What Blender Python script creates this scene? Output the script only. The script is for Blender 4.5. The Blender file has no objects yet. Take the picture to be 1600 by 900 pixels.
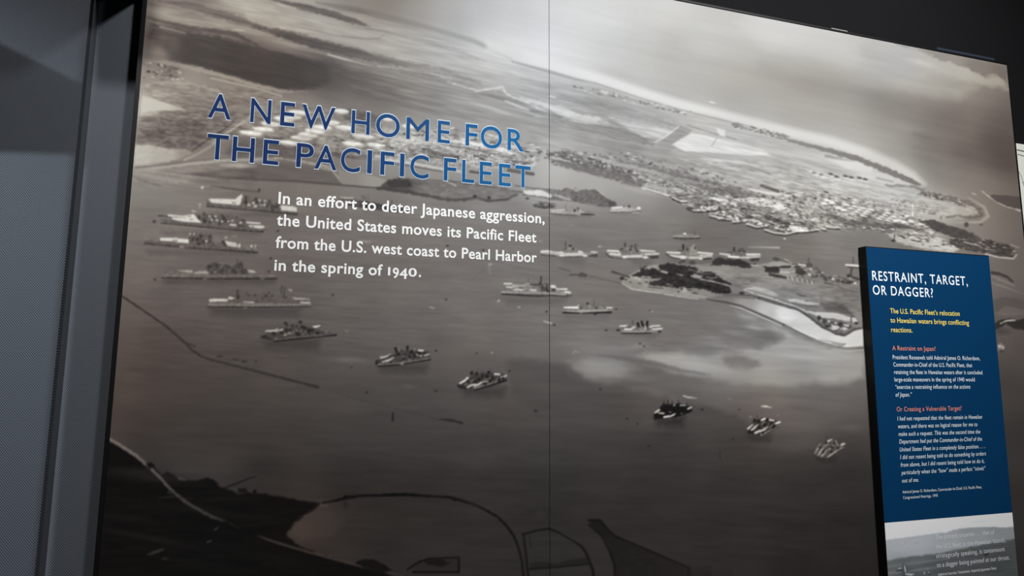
import bpy, math, random
import numpy as np
from mathutils import Matrix, Vector

C = bpy.context.scene.collection
SC = bpy.context.scene

# ---------------------------------------------------------------- camera
# the lens and the way the camera leans follow from where the mural's level and upright edges converge
FPX, CX, CY = 975.0, 800.0, 450.0
HX, HY, VX, VY = 4100.0, 595.0, 852.0, -7200.0
DIST, EYE = 2.30, 1.60
_ex = np.array([HX - CX, HY - CY, FPX]); _ex /= np.linalg.norm(_ex)
_ez = np.array([VX - CX, VY - CY, FPX]); _ez -= _ex * _ez.dot(_ex); _ez /= np.linalg.norm(_ez)
_ey = np.cross(_ez, _ex)
RW = np.stack([_ex, _ey, _ez], 1)                 # columns: the room's axes seen from the camera (right, down, ahead)
EYEPOS = np.array([0.0, -DIST, EYE])

def ray(px, py):
    return RW.T @ np.array([px - CX, py - CY, FPX])

def at(px, py, y=0.0):                            # the point of the upright plane at depth y that the photo shows at (px, py)
    d = ray(px, py); t = (y - EYEPOS[1]) / d[1]
    return EYEPOS + d * t

def to_px(x, y, z):
    q = [RW[i, 0] * (x - EYEPOS[0]) + RW[i, 1] * (y - EYEPOS[1]) + RW[i, 2] * (z - EYEPOS[2]) for i in range(3)]
    return CX + FPX * q[0] / q[2], CY + FPX * q[1] / q[2]

cam = bpy.data.cameras.new('camera'); camo = bpy.data.objects.new('camera', cam); C.objects.link(camo)
cam.sensor_fit = 'HORIZONTAL'; cam.sensor_width = 36.0; cam.lens = 36.0 * FPX / 1600.0; cam.clip_start = 0.02
_m = Matrix.Identity(4)
for i in range(3):
    _m[i][0] = RW[0, i]; _m[i][1] = -RW[1, i]; _m[i][2] = -RW[2, i]; _m[i][3] = EYEPOS[i]
camo.matrix_world = _m
SC.camera = camo

# ---------------------------------------------------------------- light
SC.view_settings.view_transform = 'Standard'; SC.view_settings.look = 'None'
SC.view_settings.exposure = 0.0; SC.view_settings.gamma = 1.0; SC.view_settings.use_curve_mapping = False
SC.cycles.use_denoising = True
w = bpy.data.worlds.new('gallery_gloom'); SC.world = w; w.use_nodes = True
w.node_tree.nodes['Background'].inputs[0].default_value = (.80, .90, 1.0, 1)
w.node_tree.nodes['Background'].inputs[1].default_value = 0.014

def spot(name, loc, target, watts, size=65, blend=1.0, radius=.06, color=(1, 1, 1)):
    l = bpy.data.lights.new(name, 'SPOT'); l.energy = watts; l.spot_size = math.radians(size); l.spot_blend = blend
    l.shadow_soft_size = radius; l.color = color
    o = bpy.data.objects.new(name, l); C.objects.link(o); o.location = loc
    o.rotation_euler = (Vector(target) - Vector(loc)).to_track_quat('-Z', 'Y').to_euler()
    return o
spot('spot_over_mural_middle', (.55, -2.0, 4.2), (.55, 0, 2.35), 248, 95, 1.0, .10, (.97, .99, 1.0))
spot('spot_over_mural_left', (-.9, -2.2, 4.2), (-.6, 0, 1.9), 178, 95, 1.0, .10, (1.0, .995, .98))
spot('spot_over_mural_right', (2.6, -2.0, 4.2), (2.6, 0, 2.3), 310, 125, 1.0, .10, (1.0, 1.0, .99))
spot('spot_over_text_panel', (2.45, -2.5, 4.2), (2.66, 0, 1.75), 260, 46, 1.0, .08, (1.0, 1.0, .99))
spot('spot_on_left_wall', (-2.2, -2.2, 4.1), (-1.25, .055, 1.30), 700, 50, .95, .003, (.86, .93, 1.0))
TITLE_A, TITLE_GLARE = (15, 43, 92), (19, 94, 148)
INFO_BLUE = (7, 54, 92)
PANEL_LIGHT = .55
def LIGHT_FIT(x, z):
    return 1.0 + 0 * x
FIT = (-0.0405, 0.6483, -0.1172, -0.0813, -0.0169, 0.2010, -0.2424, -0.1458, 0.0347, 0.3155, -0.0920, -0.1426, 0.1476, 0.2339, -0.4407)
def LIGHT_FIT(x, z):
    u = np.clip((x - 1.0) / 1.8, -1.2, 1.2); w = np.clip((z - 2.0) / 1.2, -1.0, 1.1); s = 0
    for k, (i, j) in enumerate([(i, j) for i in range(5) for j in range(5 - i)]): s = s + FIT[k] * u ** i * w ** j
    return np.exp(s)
# ---------------------------------------------------------------- print painter
# the printed pictures are painted from shapes (fills, strokes, specks, noise) on the vertices of a fine grid
def _hash(ix, iy, seed):
    h = (ix.astype(np.int64) * 374761393 + iy.astype(np.int64) * 668265263 + seed * 974711) & 0x7fffffff
    h = ((h ^ (h >> 13)) * 1274126177) & 0x7fffffff
    return ((h ^ (h >> 16)) & 0xffff) / 65535.0

def vnoise(x, y, seed=0):
    ix = np.floor(x); iy = np.floor(y)
    fx = x - ix; fy = y - iy
    fx = fx * fx * (3 - 2 * fx); fy = fy * fy * (3 - 2 * fy)
    a = _hash(ix, iy, seed); b = _hash(ix + 1, iy, seed)
    c = _hash(ix, iy + 1, seed); d = _hash(ix + 1, iy + 1, seed)
    return (a + (b - a) * fx) * (1 - fy) + (c + (d - c) * fx) * fy - 0.5

class Painter:
    def __init__(self, X, Y, window):
        self.X, self.Y, self.window = X, Y, window
        self.g = np.full(X.shape, 100.0, np.float32)
        self.w = np.full(X.shape, 0.4, np.float32)
        self.ids = np.zeros(X.shape, np.int16)
        self.cur = 0
        self.rs = random.Random(5)

    def _win(self, x0, y0, x1, y1):
        s = self.window(x0, y0, x1, y1)
        if s is None: return None
        return s, self.X[s], self.Y[s]

    def _put(self, s, cov, g, mark=True):
        G = self.g[s]
        G += (g - G) * cov
        if self.cur and mark:
            I = self.ids[s]
            I[cov > 0.45] = self.cur

    @staticmethod
    def _idw(x, y, ctrl):
        num = 0; den = 0
        for cx, cy, cg in ctrl:
            wt = 1.0 / (((x - cx) ** 2 + (y - cy) ** 2 + 30.0) ** 1.5)
            num = num + wt * cg; den = den + wt
        return num / den

    def base(self, ctrl, warm, sig=1.5):
        # tone over the whole sheet, from samples; worked out on a coarse lattice, then read off smoothly
        xs = np.arange(60, 1700, 12.0); ys = np.arange(-260, 1040, 12.0)
        gx, gy = np.meshgrid(xs, ys)
        for arr, cl, p in ((self.g, ctrl, 2.7), (self.w, warm, 1.2)):
            num = 0; den = 0
            for cx, cy, cg in cl:
                wt = 1.0 / (((gx - cx) ** 2 + (gy - cy) ** 2 + 150.0) ** p)
                num = num + wt * cg; den = den + wt
            T = num / den
            k = np.array([1, 4, 6, 4, 1]) / 16.0
            for ax in (0, 1):
                Pd = np.pad(T, [(2, 2) if a == ax else (0, 0) for a in (0, 1)], mode='edge')
                T = sum(k[i] * np.take(Pd, range(i, i + T.shape[ax]), axis=ax) for i in range(5))
            fx = np.clip((self.X - xs[0]) / 12.0, 0, len(xs) - 1.001)
            fy = np.clip((self.Y - ys[0]) / 12.0, 0, len(ys) - 1.001)
            ix = fx.astype(int); iy = fy.astype(int); fx = fx - ix; fy = fy - iy
            arr[:] = (T[iy, ix] * (1 - fx) + T[iy, ix + 1] * fx) * (1 - fy) + (T[iy + 1, ix] * (1 - fx) + T[iy + 1, ix + 1] * fx) * fy

    def _sd(self, pts, x, y):
        n = len(pts); inside = np.zeros(x.shape, bool); d2 = np.full(x.shape, 1e12)
        for i in range(n):
            ax, ay = pts[i]; bx, by = pts[(i + 1) % n]
            ex, ey = bx - ax, by - ay
            L = ex * ex + ey * ey + 1e-9
            t = np.clip(((x - ax) * ex + (y - ay) * ey) / L, 0, 1)
            d2 = np.minimum(d2, (x - ax - t * ex) ** 2 + (y - ay - t * ey) ** 2)
            if ay != by:
                c = (ay > y) != (by > y)
                inside ^= c & (x < ex * (y - ay) / (by - ay) + ax)
        d = np.sqrt(d2)
        return np.where(inside, -d, d)

    def P(self, pts, g, soft=1.2, a=1.0, rough=0, rs=6.0, tex=0, ts=(7, 2.5), slope=0.0, mark=True):
        xs = [p[0] for p in pts]; ys = [p[1] for p in pts]; m = soft + rough + 1
        r = self._win(min(xs) - m, min(ys) - m, max(xs) + m, max(ys) + m)
        if r is None: return
        s, x, y = r
        d = self._sd(pts, x, y)
        if rough: d = d + rough * 2 * (vnoise(x / rs, y / rs * 1.6, 3) + .5 * vnoise(x / rs * 2.3, y / rs * 3, 4))
        cov = np.clip(.5 - d / soft, 0, 1) * a
        gg = g if not isinstance(g, list) else self._idw(x, y, g)
        if tex: gg = gg + tex * self._tex(x, y, ts, slope)
        self._put(s, cov, gg, mark)

    @staticmethod
    def _tex(x, y, ts, slope):
        yy = y - slope * x
        return 1.3 * vnoise(x / ts[0], yy / ts[1], 11) + .9 * vnoise(x / ts[0] * 2.1 + 7, yy / ts[1] * 2.1, 12) + .5 * vnoise(x / ts[0] * .4, yy / ts[1] * .4, 13)

    def S(self, pts, w=2.0, g=60, soft=1.2, a=1.0, rough=0, mark=True):
        q = []
        for p in pts:
            q.append((p[0], p[1], p[2] if len(p) > 2 else w, p[3] if len(p) > 3 else g))
        if soft >= 2.5:                                               # brushed bands run out to thin ends
            q[0] = (q[0][0], q[0][1], q[0][2] * .3, q[0][3]); q[-1] = (q[-1][0], q[-1][1], q[-1][2] * .3, q[-1][3])
        m = max(p[2] for p in q) / 2 + soft + rough + 1
        r = self._win(min(p[0] for p in q) - m, min(p[1] for p in q) - m, max(p[0] for p in q) + m, max(p[1] for p in q) + m)
        if r is None: return
        s, x, y = r
        best = np.full(x.shape, 1e9); gg = np.zeros(x.shape)
        for (ax, ay, aw, ag), (bx, by, bw, bg) in zip(q[:-1], q[1:]):
            ex, ey = bx - ax, by - ay
            t = np.clip(((x - ax) * ex + (y - ay) * ey) / (ex * ex + ey * ey + 1e-9), 0, 1)
            d = np.sqrt((x - ax - t * ex) ** 2 + (y - ay - t * ey) ** 2) - (aw + (bw - aw) * t) / 2
            u = d < best
            best = np.where(u, d, best); gg = np.where(u, ag + (bg - ag) * t, gg)
        if rough: best = best + rough * 2 * (vnoise(x / 5, y / 3, 5) + .5 * vnoise(x / 2, y / 1.5, 6))
        self._put(s, np.clip(.5 - best / soft, 0, 1) * a, gg, mark)

    def B(self, x0, y0, rx, ry=None, g=60, soft=1.0, a=1.0, rot=0.0, mark=True):
        ry = ry or rx
        m = max(rx, ry) * (1 + .5 * soft) + 2
        r = self._win(x0 - m, y0 - m, x0 + m, y0 + m)
        if r is None: return
        s, x, y = r
        c, n = math.cos(rot), math.sin(rot)
        u = (x - x0) * c + (y - y0) * n; v = -(x - x0) * n + (y - y0) * c
        d = (np.sqrt((u / rx) ** 2 + (v / ry) ** 2) - 1) * min(rx, ry)
        self._put(s, np.clip(.5 - d / (soft if soft > 0 else 1), 0, 1) * a, g, mark)

    def F(self, x0, y0, rx, ry, g, a=.6, rot=0.0):                    # feathered patch
        m = max(rx, ry) * 2.2
        r = self._win(x0 - m, y0 - m, x0 + m, y0 + m)
        if r is None: return
        s, x, y = r
        c, n = math.cos(rot), math.sin(rot)
        u = (x - x0) * c + (y - y0) * n; v = -(x - x0) * n + (y - y0) * c
        self._put(s, np.exp(-((u / rx) ** 2 + (v / ry) ** 2)) * a, g, False)

    def N(self, pts, amp, ts=(12, 3), slope=.15, soft=8.0):           # mottling inside an outline
        xs = [p[0] for p in pts]; ys = [p[1] for p in pts]
        r = self._win(min(xs) - soft, min(ys) - soft, max(xs) + soft, max(ys) + soft)
        if r is None: return
        s, x, y = r
        cov = np.clip(.5 - self._sd(pts, x, y) / soft, 0, 1)
        G = self.g[s]; G += cov * amp * self._tex(x, y, ts, slope)

    def T(self, pts, amp, ts=(4, 1.8), slope=.15, soft=6.0, bias=0.0, lo=1.0):   # broken light and dark: roofs, yards, trees
        xs = [p[0] for p in pts]; ys = [p[1] for p in pts]
        r = self._win(min(xs) - soft, min(ys) - soft, max(xs) + soft, max(ys) + soft)
        if r is None: return
        s, x, y = r
        cov = np.clip(.5 - self._sd(pts, x, y) / soft, 0, 1)
        yy = y - slope * x
        n = vnoise(x / ts[0], yy / ts[1], 51) + .8 * vnoise(x / ts[0] * 1.9 + 3, yy / ts[1] * 1.9, 52) + .7 * vnoise(x / (ts[0] * 3), yy / (ts[1] * 3), 53)
        v = np.tanh((n + bias) * 3.2)
        G = self.g[s]; G += cov * amp * np.where(v > 0, v, v * lo)

    def K(self, pts, n, size, gs, slope=.15, seed=1, a=.9):           # specks: houses, trees, wavelets
        rs = random.Random(seed)
        xs = [p[0] for p in pts]; ys = [p[1] for p in pts]
        k = 0; tries = 0
        while k < n and tries < n * 12:
            tries += 1
            x = rs.uniform(min(xs), max(xs)); y = rs.uniform(min(ys), max(ys))
            ins = False; j = len(pts) - 1
            for i in range(len(pts)):
                if (pts[i][1] > y) != (pts[j][1] > y) and x < (pts[j][0] - pts[i][0]) * (y - pts[i][1]) / (pts[j][1] - pts[i][1]) + pts[i][0]: ins = not ins
                j = i
            if not ins: continue
            k += 1
            rx = rs.uniform(*size[0]) * .8; ry = rs.uniform(*size[1]) * .8
            self.B(x, y, rx, ry, rs.choice(gs) + rs.uniform(-12, 12), 1.0, a, math.atan(slope), mark=False)

    def rgb(self):
        g = np.clip(self.g, 2, 250); w = np.clip(self.w, -.5, 1.3) * np.clip((300 - g) / 130.0, .35, 1.0)
        return np.stack([g * (1 + .105 * w * np.clip((230 - g) / 120, .45, 1)), g * (1 - .045 * w * np.clip((150 - g) / 60, .2, 1)), g * (1 - .110 * w)], -1)

def lin(c):
    c = np.clip(np.asarray(c, float) / 255.0, 0, 1)
    return np.where(c <= .04045, c / 12.92, ((c + .055) / 1.055) ** 2.4)
MURAL_TONES = [  # tones hold the gallery's glare and falloff as well as the picture
 # sky and sea beyond the land
 (560,-8,128),(600,2,122),(620,14,130),(650,20,148),(700,20,168),(750,20,186),(800,20,200),(700,48,176),(690,70,172),(760,66,208),(800,82,220),
 (858,20,210),(858,88,222),(900,20,215),(950,20,213),(1000,20,208),(1040,8,208),(1000,55,195),(1050,80,182),(1100,60,196),(1150,60,196),(1150,90,186),
 (1200,40,212),(1250,52,212),(1200,80,192),(1200,112,176),(1100,118,180),(1150,150,174),(1000,110,190),(950,80,200),(900,60,210),(900,100,216),(1050,120,182),
 (1300,62,206),(1350,84,188),(1300,98,182),(1350,118,170),(1300,130,166),(1250,100,184),(1250,138,168),(1400,130,162),(1400,162,138),(1450,132,166),
 (1500,130,150),(1520,112,140),(1555,112,118),(1540,150,130),(1450,170,126),(1500,180,114),(1560,180,106),(1350,165,150),(1300,165,162),(1250,172,170),
 (1450,204,128),(1500,214,122),(1400,190,145),(1380,215,160),(1560,210,96),(1560,240,90),(1580,262,94),(1510,245,104),(1450,240,122),(1480,270,128),(1400,240,150),(1340,200,168),
 (1530,285,122),(1575,290,116),(1545,300,124),(1500,295,130),(1580,345,114),(1590,390,108),(1560,360,120),(1530,350,128),(1500,345,130),(600,-60,120),(900,-60,205),(1200,-60,200),
 (750,-60,175),(900,-200,200),(400,-60,150),(250,-60,130),(250,-200,120),(1400,20,200),(1600,100,110),
 # land
 (240,8,122),(300,2,130),(255,25,142),(345,12,160),(385,8,168),(330,42,140),(420,25,162),(460,45,165),(520,50,160),(560,60,165),(620,62,168),(620,80,175),(680,80,178),
 (260,76,92),(300,70,66),(350,92,63),(400,102,62),(450,112,62),(500,118,70),(540,126,84),(580,140,98),(620,150,110),(680,155,126),(740,165,142),(800,182,150),
 (235,60,100),(232,84,128),(700,95,182),(760,115,186),(800,125,182),(850,140,178),(720,150,150),(850,195,155),(900,150,170),(950,165,165),
 (1000,190,175),(1050,200,180),(1100,200,195),(1150,215,195),(1200,225,190),(1250,240,185),(1300,250,195),(1350,262,205),(1400,280,200),
 (900,210,160),(950,230,155),(1000,235,150),(1050,250,165),(1100,255,175),(1150,265,175),(1200,275,175),(1250,285,175),(1300,300,180),(1350,300,185),(1420,310,180),(1480,330,190),
 (250,115,130),(300,120,145),(350,132,138),(400,148,130),(450,158,128),(230,135,140),(260,140,150),(230,165,180),(300,150,130),(260,190,105),(300,200,95),(300,175,118),(240,215,95),
 (230,245,165),(280,240,110),(330,230,115),(360,170,118),(420,170,130),(480,170,128),(540,165,118),(580,175,120),(640,175,135),(700,190,150),(760,200,160),(820,205,165),
 (400,210,125),(450,205,145),(500,210,150),(550,210,150),(600,215,160),(650,215,165),(700,225,165),(760,235,165),(800,240,160),(440,230,98),(480,240,105),(380,240,95),(540,240,120),
 (300,262,140),(350,258,138),(400,255,140),(250,275,128),(330,282,110),(380,288,104),(300,292,118),(220,290,130),
 # channels and the harbour
 (870,255,186),(845,270,180),(850,288,172),(920,285,168),(900,300,165),(960,296,160),(1000,320,145),(1050,335,128),(1000,300,158),(940,280,172),
 (620,265,140),(700,276,142),(780,280,146),(830,280,160),(560,290,122),(600,300,118),(480,296,116),(430,297,108),
 (225,302,124),(230,340,112),(230,400,104),(260,328,118),(300,306,120),(420,345,104),(500,335,108),(600,335,112),(700,328,120),(800,326,126),(800,360,118),(850,362,120),
 (900,350,120),(960,345,122),(1000,360,116),(1100,362,112),(1200,380,112),(1300,372,128),(1320,395,120),(1360,378,122),(1420,420,112),(1500,450,102),(1250,395,112),(1150,375,108),(1100,385,108),(900,380,112),(850,402,112),(930,408,114),
 (215,440,100),(205,480,90),(195,540,78),(190,600,70),(180,660,62),(250,470,88),(250,540,73),(250,600,66),(250,660,58),(320,450,94),(350,500,84),(350,560,72),(350,620,64),
 (350,690,56),(220,700,52),(450,460,92),(450,500,86),(450,560,78),(450,620,68),(450,680,57),(420,750,45),(550,450,100),(550,500,92),(550,560,82),(550,620,70),(550,680,60),(550,740,46),(550,764,41),
 (650,450,106),(650,500,98),(650,545,90),(650,600,74),(650,640,68),(650,690,60),(650,740,49),(650,764,42),(750,440,110),(750,490,106),(750,540,102),(750,565,90),(750,620,74),(750,700,60),(750,760,46),
 (850,480,112),(850,540,108),(850,575,96),(850,640,74),(850,700,60),(850,760,46),(850,805,42),(930,445,114),(950,500,112),(940,545,118),(950,640,76),(950,700,60),(950,760,50),(950,810,45),
 (1050,490,114),(1050,520,112),(1080,545,114),(1030,610,98),(1090,640,88),(1050,700,58),(1050,760,50),(1050,840,44),(1150,500,114),(1150,530,128),(1150,605,112),(1150,640,86),(1150,700,60),(1150,760,48),
 (1150,840,42),(1120,605,105),(1230,605,122),(1250,640,96),(1240,680,78),(1240,720,54),(1250,760,46),(1250,840,39),(1320,605,112),(1330,650,86),(1330,690,64),(1330,740,46),(1330,840,37),(1350,895,35),(1250,895,35),
 (1160,890,42),(1000,800,45),(640,800,43),(560,820,44),(700,840,43),(760,870,42),(480,820,52),(500,840,46),(900,870,44),(870,850,44),(600,870,40),(850,890,42),
 (1575,430,105),(1575,470,95),(1565,520,88),(1590,560,78),(1580,600,62),(1590,700,48),(1590,800,37),(1597,890,32),(1560,440,110),(700,1000,30),(1300,1000,30),(200,1000,18),
]
MURAL_WARMTH = [(240,40,.8),(400,100,.95),(300,200,.7),(450,250,.6),(600,130,.45),(600,10,.7),(640,30,.35),(700,60,.0),(760,20,-.15),(860,60,-.2),(860,140,-.15),(700,200,.15),(820,250,.1),
 (950,60,.0),(1050,90,.25),(1150,120,.4),(1100,60,.15),(1250,50,.1),(1250,130,.45),(1400,100,.0),(1420,160,.5),(1500,110,.45),(1520,200,.7),(1570,240,.85),(1570,330,.75),(1560,120,.7),
 (1000,180,.0),(1150,220,.05),(1300,260,.1),(1400,300,.15),(1100,280,.2),(1300,330,.35),(1450,360,.45),(950,300,.25),(1100,370,.45),(1250,400,.5),
 (230,320,.45),(260,450,.6),(210,560,1.0),(200,640,.95),(300,560,.75),(400,480,.55),(420,600,.65),(500,400,.5),(600,420,.45),(700,480,.35),(600,560,.45),(740,560,.5),(680,650,.35),(560,700,.45),(800,650,.5),
 (850,720,.2),(850,560,.25),(960,560,.15),(950,460,.45),(1050,520,.4),(1100,560,.1),(1200,520,.1),(1260,560,.1),(1000,640,.5),(1200,640,.65),(1180,720,.6),(1000,740,.5),(1300,700,.55),(1300,800,.5),(1050,850,.55),
 (480,830,1.2),(550,800,.8),(650,800,.7),(750,850,.6),(850,880,.3),(250,760,.5),(350,850,.3),(1580,550,.6),(1590,750,.5),(1240,490,-.1),(1320,440,.4)]

def paint_mural(p):
    P, S, B, F, N, K, T = p.P, p.S, p.B, p.F, p.N, p.K, p.T
    p.base(MURAL_TONES, MURAL_WARMTH)
    # ---- cloud bands over the far sea
    F(1440,100,110,12,178,.55,.22); F(1330,72,110,15,208,.5,.2); F(1120,45,120,12,206,.35,.2); F(1360,118,120,9,168,.5,.22)
    F(1270,138,130,8,166,.5,.25); F(1400,160,120,10,140,.5,.25); F(1330,148,110,7,160,.4,.22); F(1480,182,90,9,108,.5,.22)
    P([(1190,98),(1300,128),(1400,158),(1500,182),(1572,200),(1580,232),(1500,214),(1400,192),(1300,162),(1200,130)],[(1200,112,168),(1300,140,158),(1400,172,130),(1500,198,108),(1570,215,92)],26,.55,rough=4,rs=40)
    P([(1150,34),(1240,48),(1320,66),(1400,92),(1470,122),(1525,138),(1500,156),(1400,136),(1300,100),(1200,72)],[(1200,52,212),(1300,78,208),(1400,112,188),(1480,136,174)],22,.6,rough=4,rs=40)
    P([(1150,128),(1260,152),(1350,172),(1440,202),(1400,214),(1300,190),(1180,160)],[(1200,142,178),(1300,168,172),(1400,200,150)],18,.5,rough=3,rs=40)
    P([(1430,208),(1500,222),(1580,240),(1588,268),(1530,256),(1460,234)],[(1460,222,112),(1520,240,96),(1575,256,88)],16,.6,rough=3,rs=30)
    P([(1365,62),(1410,72),(1450,84),(1500,100),(1540,122),(1550,116),(1570,122),(1576,140),(1540,135),(1500,126),(1450,118),(1400,108),(1350,92),(1340,70)],184,9,.6,rough=3,rs=12)
    P([(1400,68),(1430,76),(1460,88),(1500,103),(1540,121),(1544,117),(1558,117),(1572,126),(1572,103),(1500,88),(1420,70)],[(1420,76,158),(1480,98,140),(1530,112,122),(1568,112,112)],3,1,rough=3,rs=9)
    S([(1400,88,5,192),(1440,98,5,196),(1455,104,6,190),(1490,114,4,180),(1545,132,3,160)],a=.5,soft=4,rough=1.5)
    F(1440,98,18,5,205,.6,.2)
    # ---- streaked fields, upper left
    S([(248,2,6,95),(300,8,12,92),(340,20,14,82),(380,34,12,80),(420,48,9,78)],soft=6,a=.75,rough=1.5)
    S([(290,-6,14,88),(335,6,14,90),(380,22,12,82)],soft=8,a=.6)
    F(250,18,26,6,160,.7,.15); F(300,38,40,4,160,.7,.25); F(375,14,50,7,176,.75,.16); F(290,30,26,3,165,.6,.2)
    S([(231,28,3,72),(262,36,5,72),(290,42,5,78),(330,48,7,72),(370,55,7,70),(405,72,6,66)],soft=3,a=.85,rough=1)
    S([(400,43,15,80),(450,55,15,72),(500,70,16,72),(540,80,16,84),(570,87,14,88),(620,98,10,104),(660,106,9,116),(700,114,8,126),(750,130,6,140)],soft=5,rough=1.6,a=.9)
    P([(236,36),(300,48),(350,58),(400,75),(450,86),(520,98),(540,112),(510,132),(470,142),(430,141),(395,131),(340,118),(300,104),(266,94),(262,84),(250,70),(232,58)],[(260,66,84),(300,72,64),(380,100,60),(450,115,60),(500,118,66),(530,115,80)],9,.95,rough=2)
    S([(400,75,3,56),(450,87,4,54),(480,97,4,56),(512,108,5,60)],soft=3,a=.7)
    S([(250,42,2.5,150),(290,52,2,130)],a=.8); B(373,47,10,1.6,165,1,.9,.08)
    F(262,70,7,12,72,.5); F(240,82,18,6,130,.6)
    S([(420,-2,5,95),(470,10,9,85),(520,22,10,82),(555,34,9,86),(577,41,3,95)],soft=3,a=.85,rough=1)
    S([(495,4,8,112),(560,16,10,108),(620,30,9,122),(680,46,7,145),(740,64,8,160),(800,92,8,165)],soft=5,a=.8)
    S([(440,8,8,168),(500,34,7,172),(560,52,6,168)],soft=6,a=.5)
    S([(570,44,3,120),(610,52,4,140),(660,64,5,150),(720,82,6,162),(760,96,4,170)],soft=3,a=.75,rough=.8)
    S([(535,56,1.5,118),(570,61,1.6,120),(592,60,2,130),(605,50,2,145)],soft=1.5,a=.6)
    S([(512,85,2,185),(540,93,3,180),(580,103,2,150)],a=.85); S([(590,103,2,196),(640,110,2.2,212),(680,117,3,215),(705,126,2.4,190)],a=.85,rough=.6)
    S([(600,106,6,112),(660,114,8,122),(700,128,8,138),(745,140,5,140),(790,147,7,142)],soft=4,a=.75,rough=1.5)
    S([(700,128,2,190),(745,142,3,205),(785,136,3,220),(790,146,3,225),(830,165,4,228),(860,178,4,225)],soft=2,a=.8,rough=1)
    S([(735,146,4,138),(780,152,8,134),(810,160,8,136),(835,167,4,150)],soft=3,a=.8)
    F(690,112,50,6,170,.5,.2); F(600,110,36,5,132,.4,.2); F(740,158,44,5,172,.5,.25); F(770,170,40,3,196,.7,.3); F(690,140,50,4,128,.45,.2); F(640,142,16,3,150,.5,.1)
    N([(430,0),(560,14),(700,64),(860,112),(860,200),(700,190),(560,150),(520,110),(420,60)],16,(40,3),.22,10)
    N([(230,0),(430,0),(520,60),(420,60),(230,60)],16,(30,3),.2)
    N([(230,60),(420,60),(560,120),(640,170),(500,165),(230,95)],5,(40,5),.25)
    # light verge under the dark field
    S([(225,94,6,140),(265,99,6,146),(310,108,7,156),(350,119,7,160),(400,133,6,158),(440,143,5,150),(480,143,3,130)],soft=3,a=.85,rough=1.2)
    S([(330,122,3,175),(400,138,3,178),(440,150,2.5,175)],a=.7,soft=2)
    K([(224,98),(250,97),(278,108),(292,124),(270,126),(224,122)],45,((1.5,4),(.8,1.6)),[215,200,60,70,80],.15,3)
    F(265,112,16,10,85,.5)
    S([(236,128,4,160),(290,130,4,165),(340,142,5,170),(350,148,4,165)],soft=3,a=.7,rough=1.2)
    N([(222,126),(400,140),(480,165),(560,175),(520,200),(400,190),(300,235),(214,235)],26,(11,2.6),.1)
    P([(222,149),(245,156),(268,163),(282,168),(290,172),(250,173),(233,175),(219,178)],[(225,165,192),(250,167,190),(285,171,175)],2.5,rough=.6)
    P([(218,182),(290,188),(330,205),(310,225),(290,231),(250,228),(214,224)],90,10,.4,rough=3,tex=16)
    P([(211,226),(230,227),(262,232),(292,233),(300,240),(280,250),(250,254),(222,258),(209,258)],[(220,240,178),(260,240,168),(290,240,140)],3,rough=1,tex=8)
    S([(288,250,4,160),(310,240,4,150),(330,228,5,150),(348,212,4,165),(372,196,4,168),(390,184,4,150)],soft=2,a=.8)
    S([(300,236,2.5,70),(322,220,2.5,72),(345,206,3,70),(366,190,2.5,75)],soft=1.5,a=.8)
    # tank farm
    N([(400,170),(560,176),(620,200),(640,225),(600,245),(520,245),(470,225),(400,210)],24,(9,3),.1)
    P([(380,218),(430,212),(470,228),(490,238),(470,246),(420,248),(370,246),(345,240)],88,8,.7,rough=3,tex=14)
    P([(545,170),(600,182),(590,196),(555,192),(535,184)],82,5,.7,rough=2); P([(478,182),(510,186),(520,196),(490,196)],98,5,.6)
    S([(480,245,3,90),(520,242,5,80),(560,246,5,75),(600,250,3,90)],soft=3,a=.7,rough=1.5)
    K([(470,205),(560,205),(620,222),(610,240),(520,240),(470,225)],40,((2,4.5),(1,2)),[70,80,95],.1,8,.6)
    for x,y,r in [(423,193,15),(444,185,16),(458,182,13),(466,175,15),(411,201,16),(392,207,17),(451,222,16),(471,215,16),(481,210,15),(492,204,15),(503,198,15),(519,191,12),(533,173,12),(539,199,15),(567,212,16),(551,224,16),(588,226,14),(640,197,12),(607,185,10)]:
        B(x+1,y+5,r*.92,2.4,150,1.6,.55,.1); B(x,y+1.8,r,3.2,192,1,.9,.1); B(x,y,r,2.9,228,1.1,1,.1)
    # shipyard behind the heading
    N([(600,205),(700,200),(790,225),(850,235),(835,262),(760,262),(640,255),(590,235)],26,(7,2.5),.15)
    K([(600,206),(690,205),(790,225),(850,238),(835,260),(760,262),(640,250),(590,232)],210,((1.5,5),(.7,1.8)),[230,215,205,70,85,95,60],.13,5)
    K([(690,195),(780,210),(850,225),(850,240),(770,228),(690,212)],55,((3,8),(.8,1.6)),[225,215,120],.13,15,.8)
    P([(585,208),(640,212),(690,220),(684,230),(640,224),(600,220)],200,3,.55,rough=1.5)
    S([(690,218,3,228),(740,224,6,226),(790,236,6,222),(800,240,3,215)],soft=1.5,a=.85); S([(690,226,2,100),(740,234,3,95),(800,246,2,105)],a=.7)
    P([(668,234),(700,240),(718,244),(716,252),(668,246)],92,1.5,.8,tex=8,ts=(2,6)); P([(640,238),(664,243),(660,247),(640,243)],100,1.5,.7)
    S([(560,247,2.5,120),(605,250,4,205),(640,254,4,210),(680,262,4,205),(720,268,3,200)],soft=1.5,a=.8,rough=1)
    S([(605,254,2,80),(640,259,2.4,75),(690,268,2,80)],a=.7); S([(735,268,4,70),(760,272,3,75)],a=.8); S([(795,266,6,95),(833,272,5,80)],a=.85)
    P([(800,243),(826,246),(826,253),(800,252)],170,1.5,.8); S([(800,252,2,80),(826,255,2,70)])
    B(737,250,5,7,150,2,.5); S([(738,240,1.5,215),(740,258,1.5,200)]); S([(733,246,1.2,200),(736,258,1.2,190)])
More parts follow.
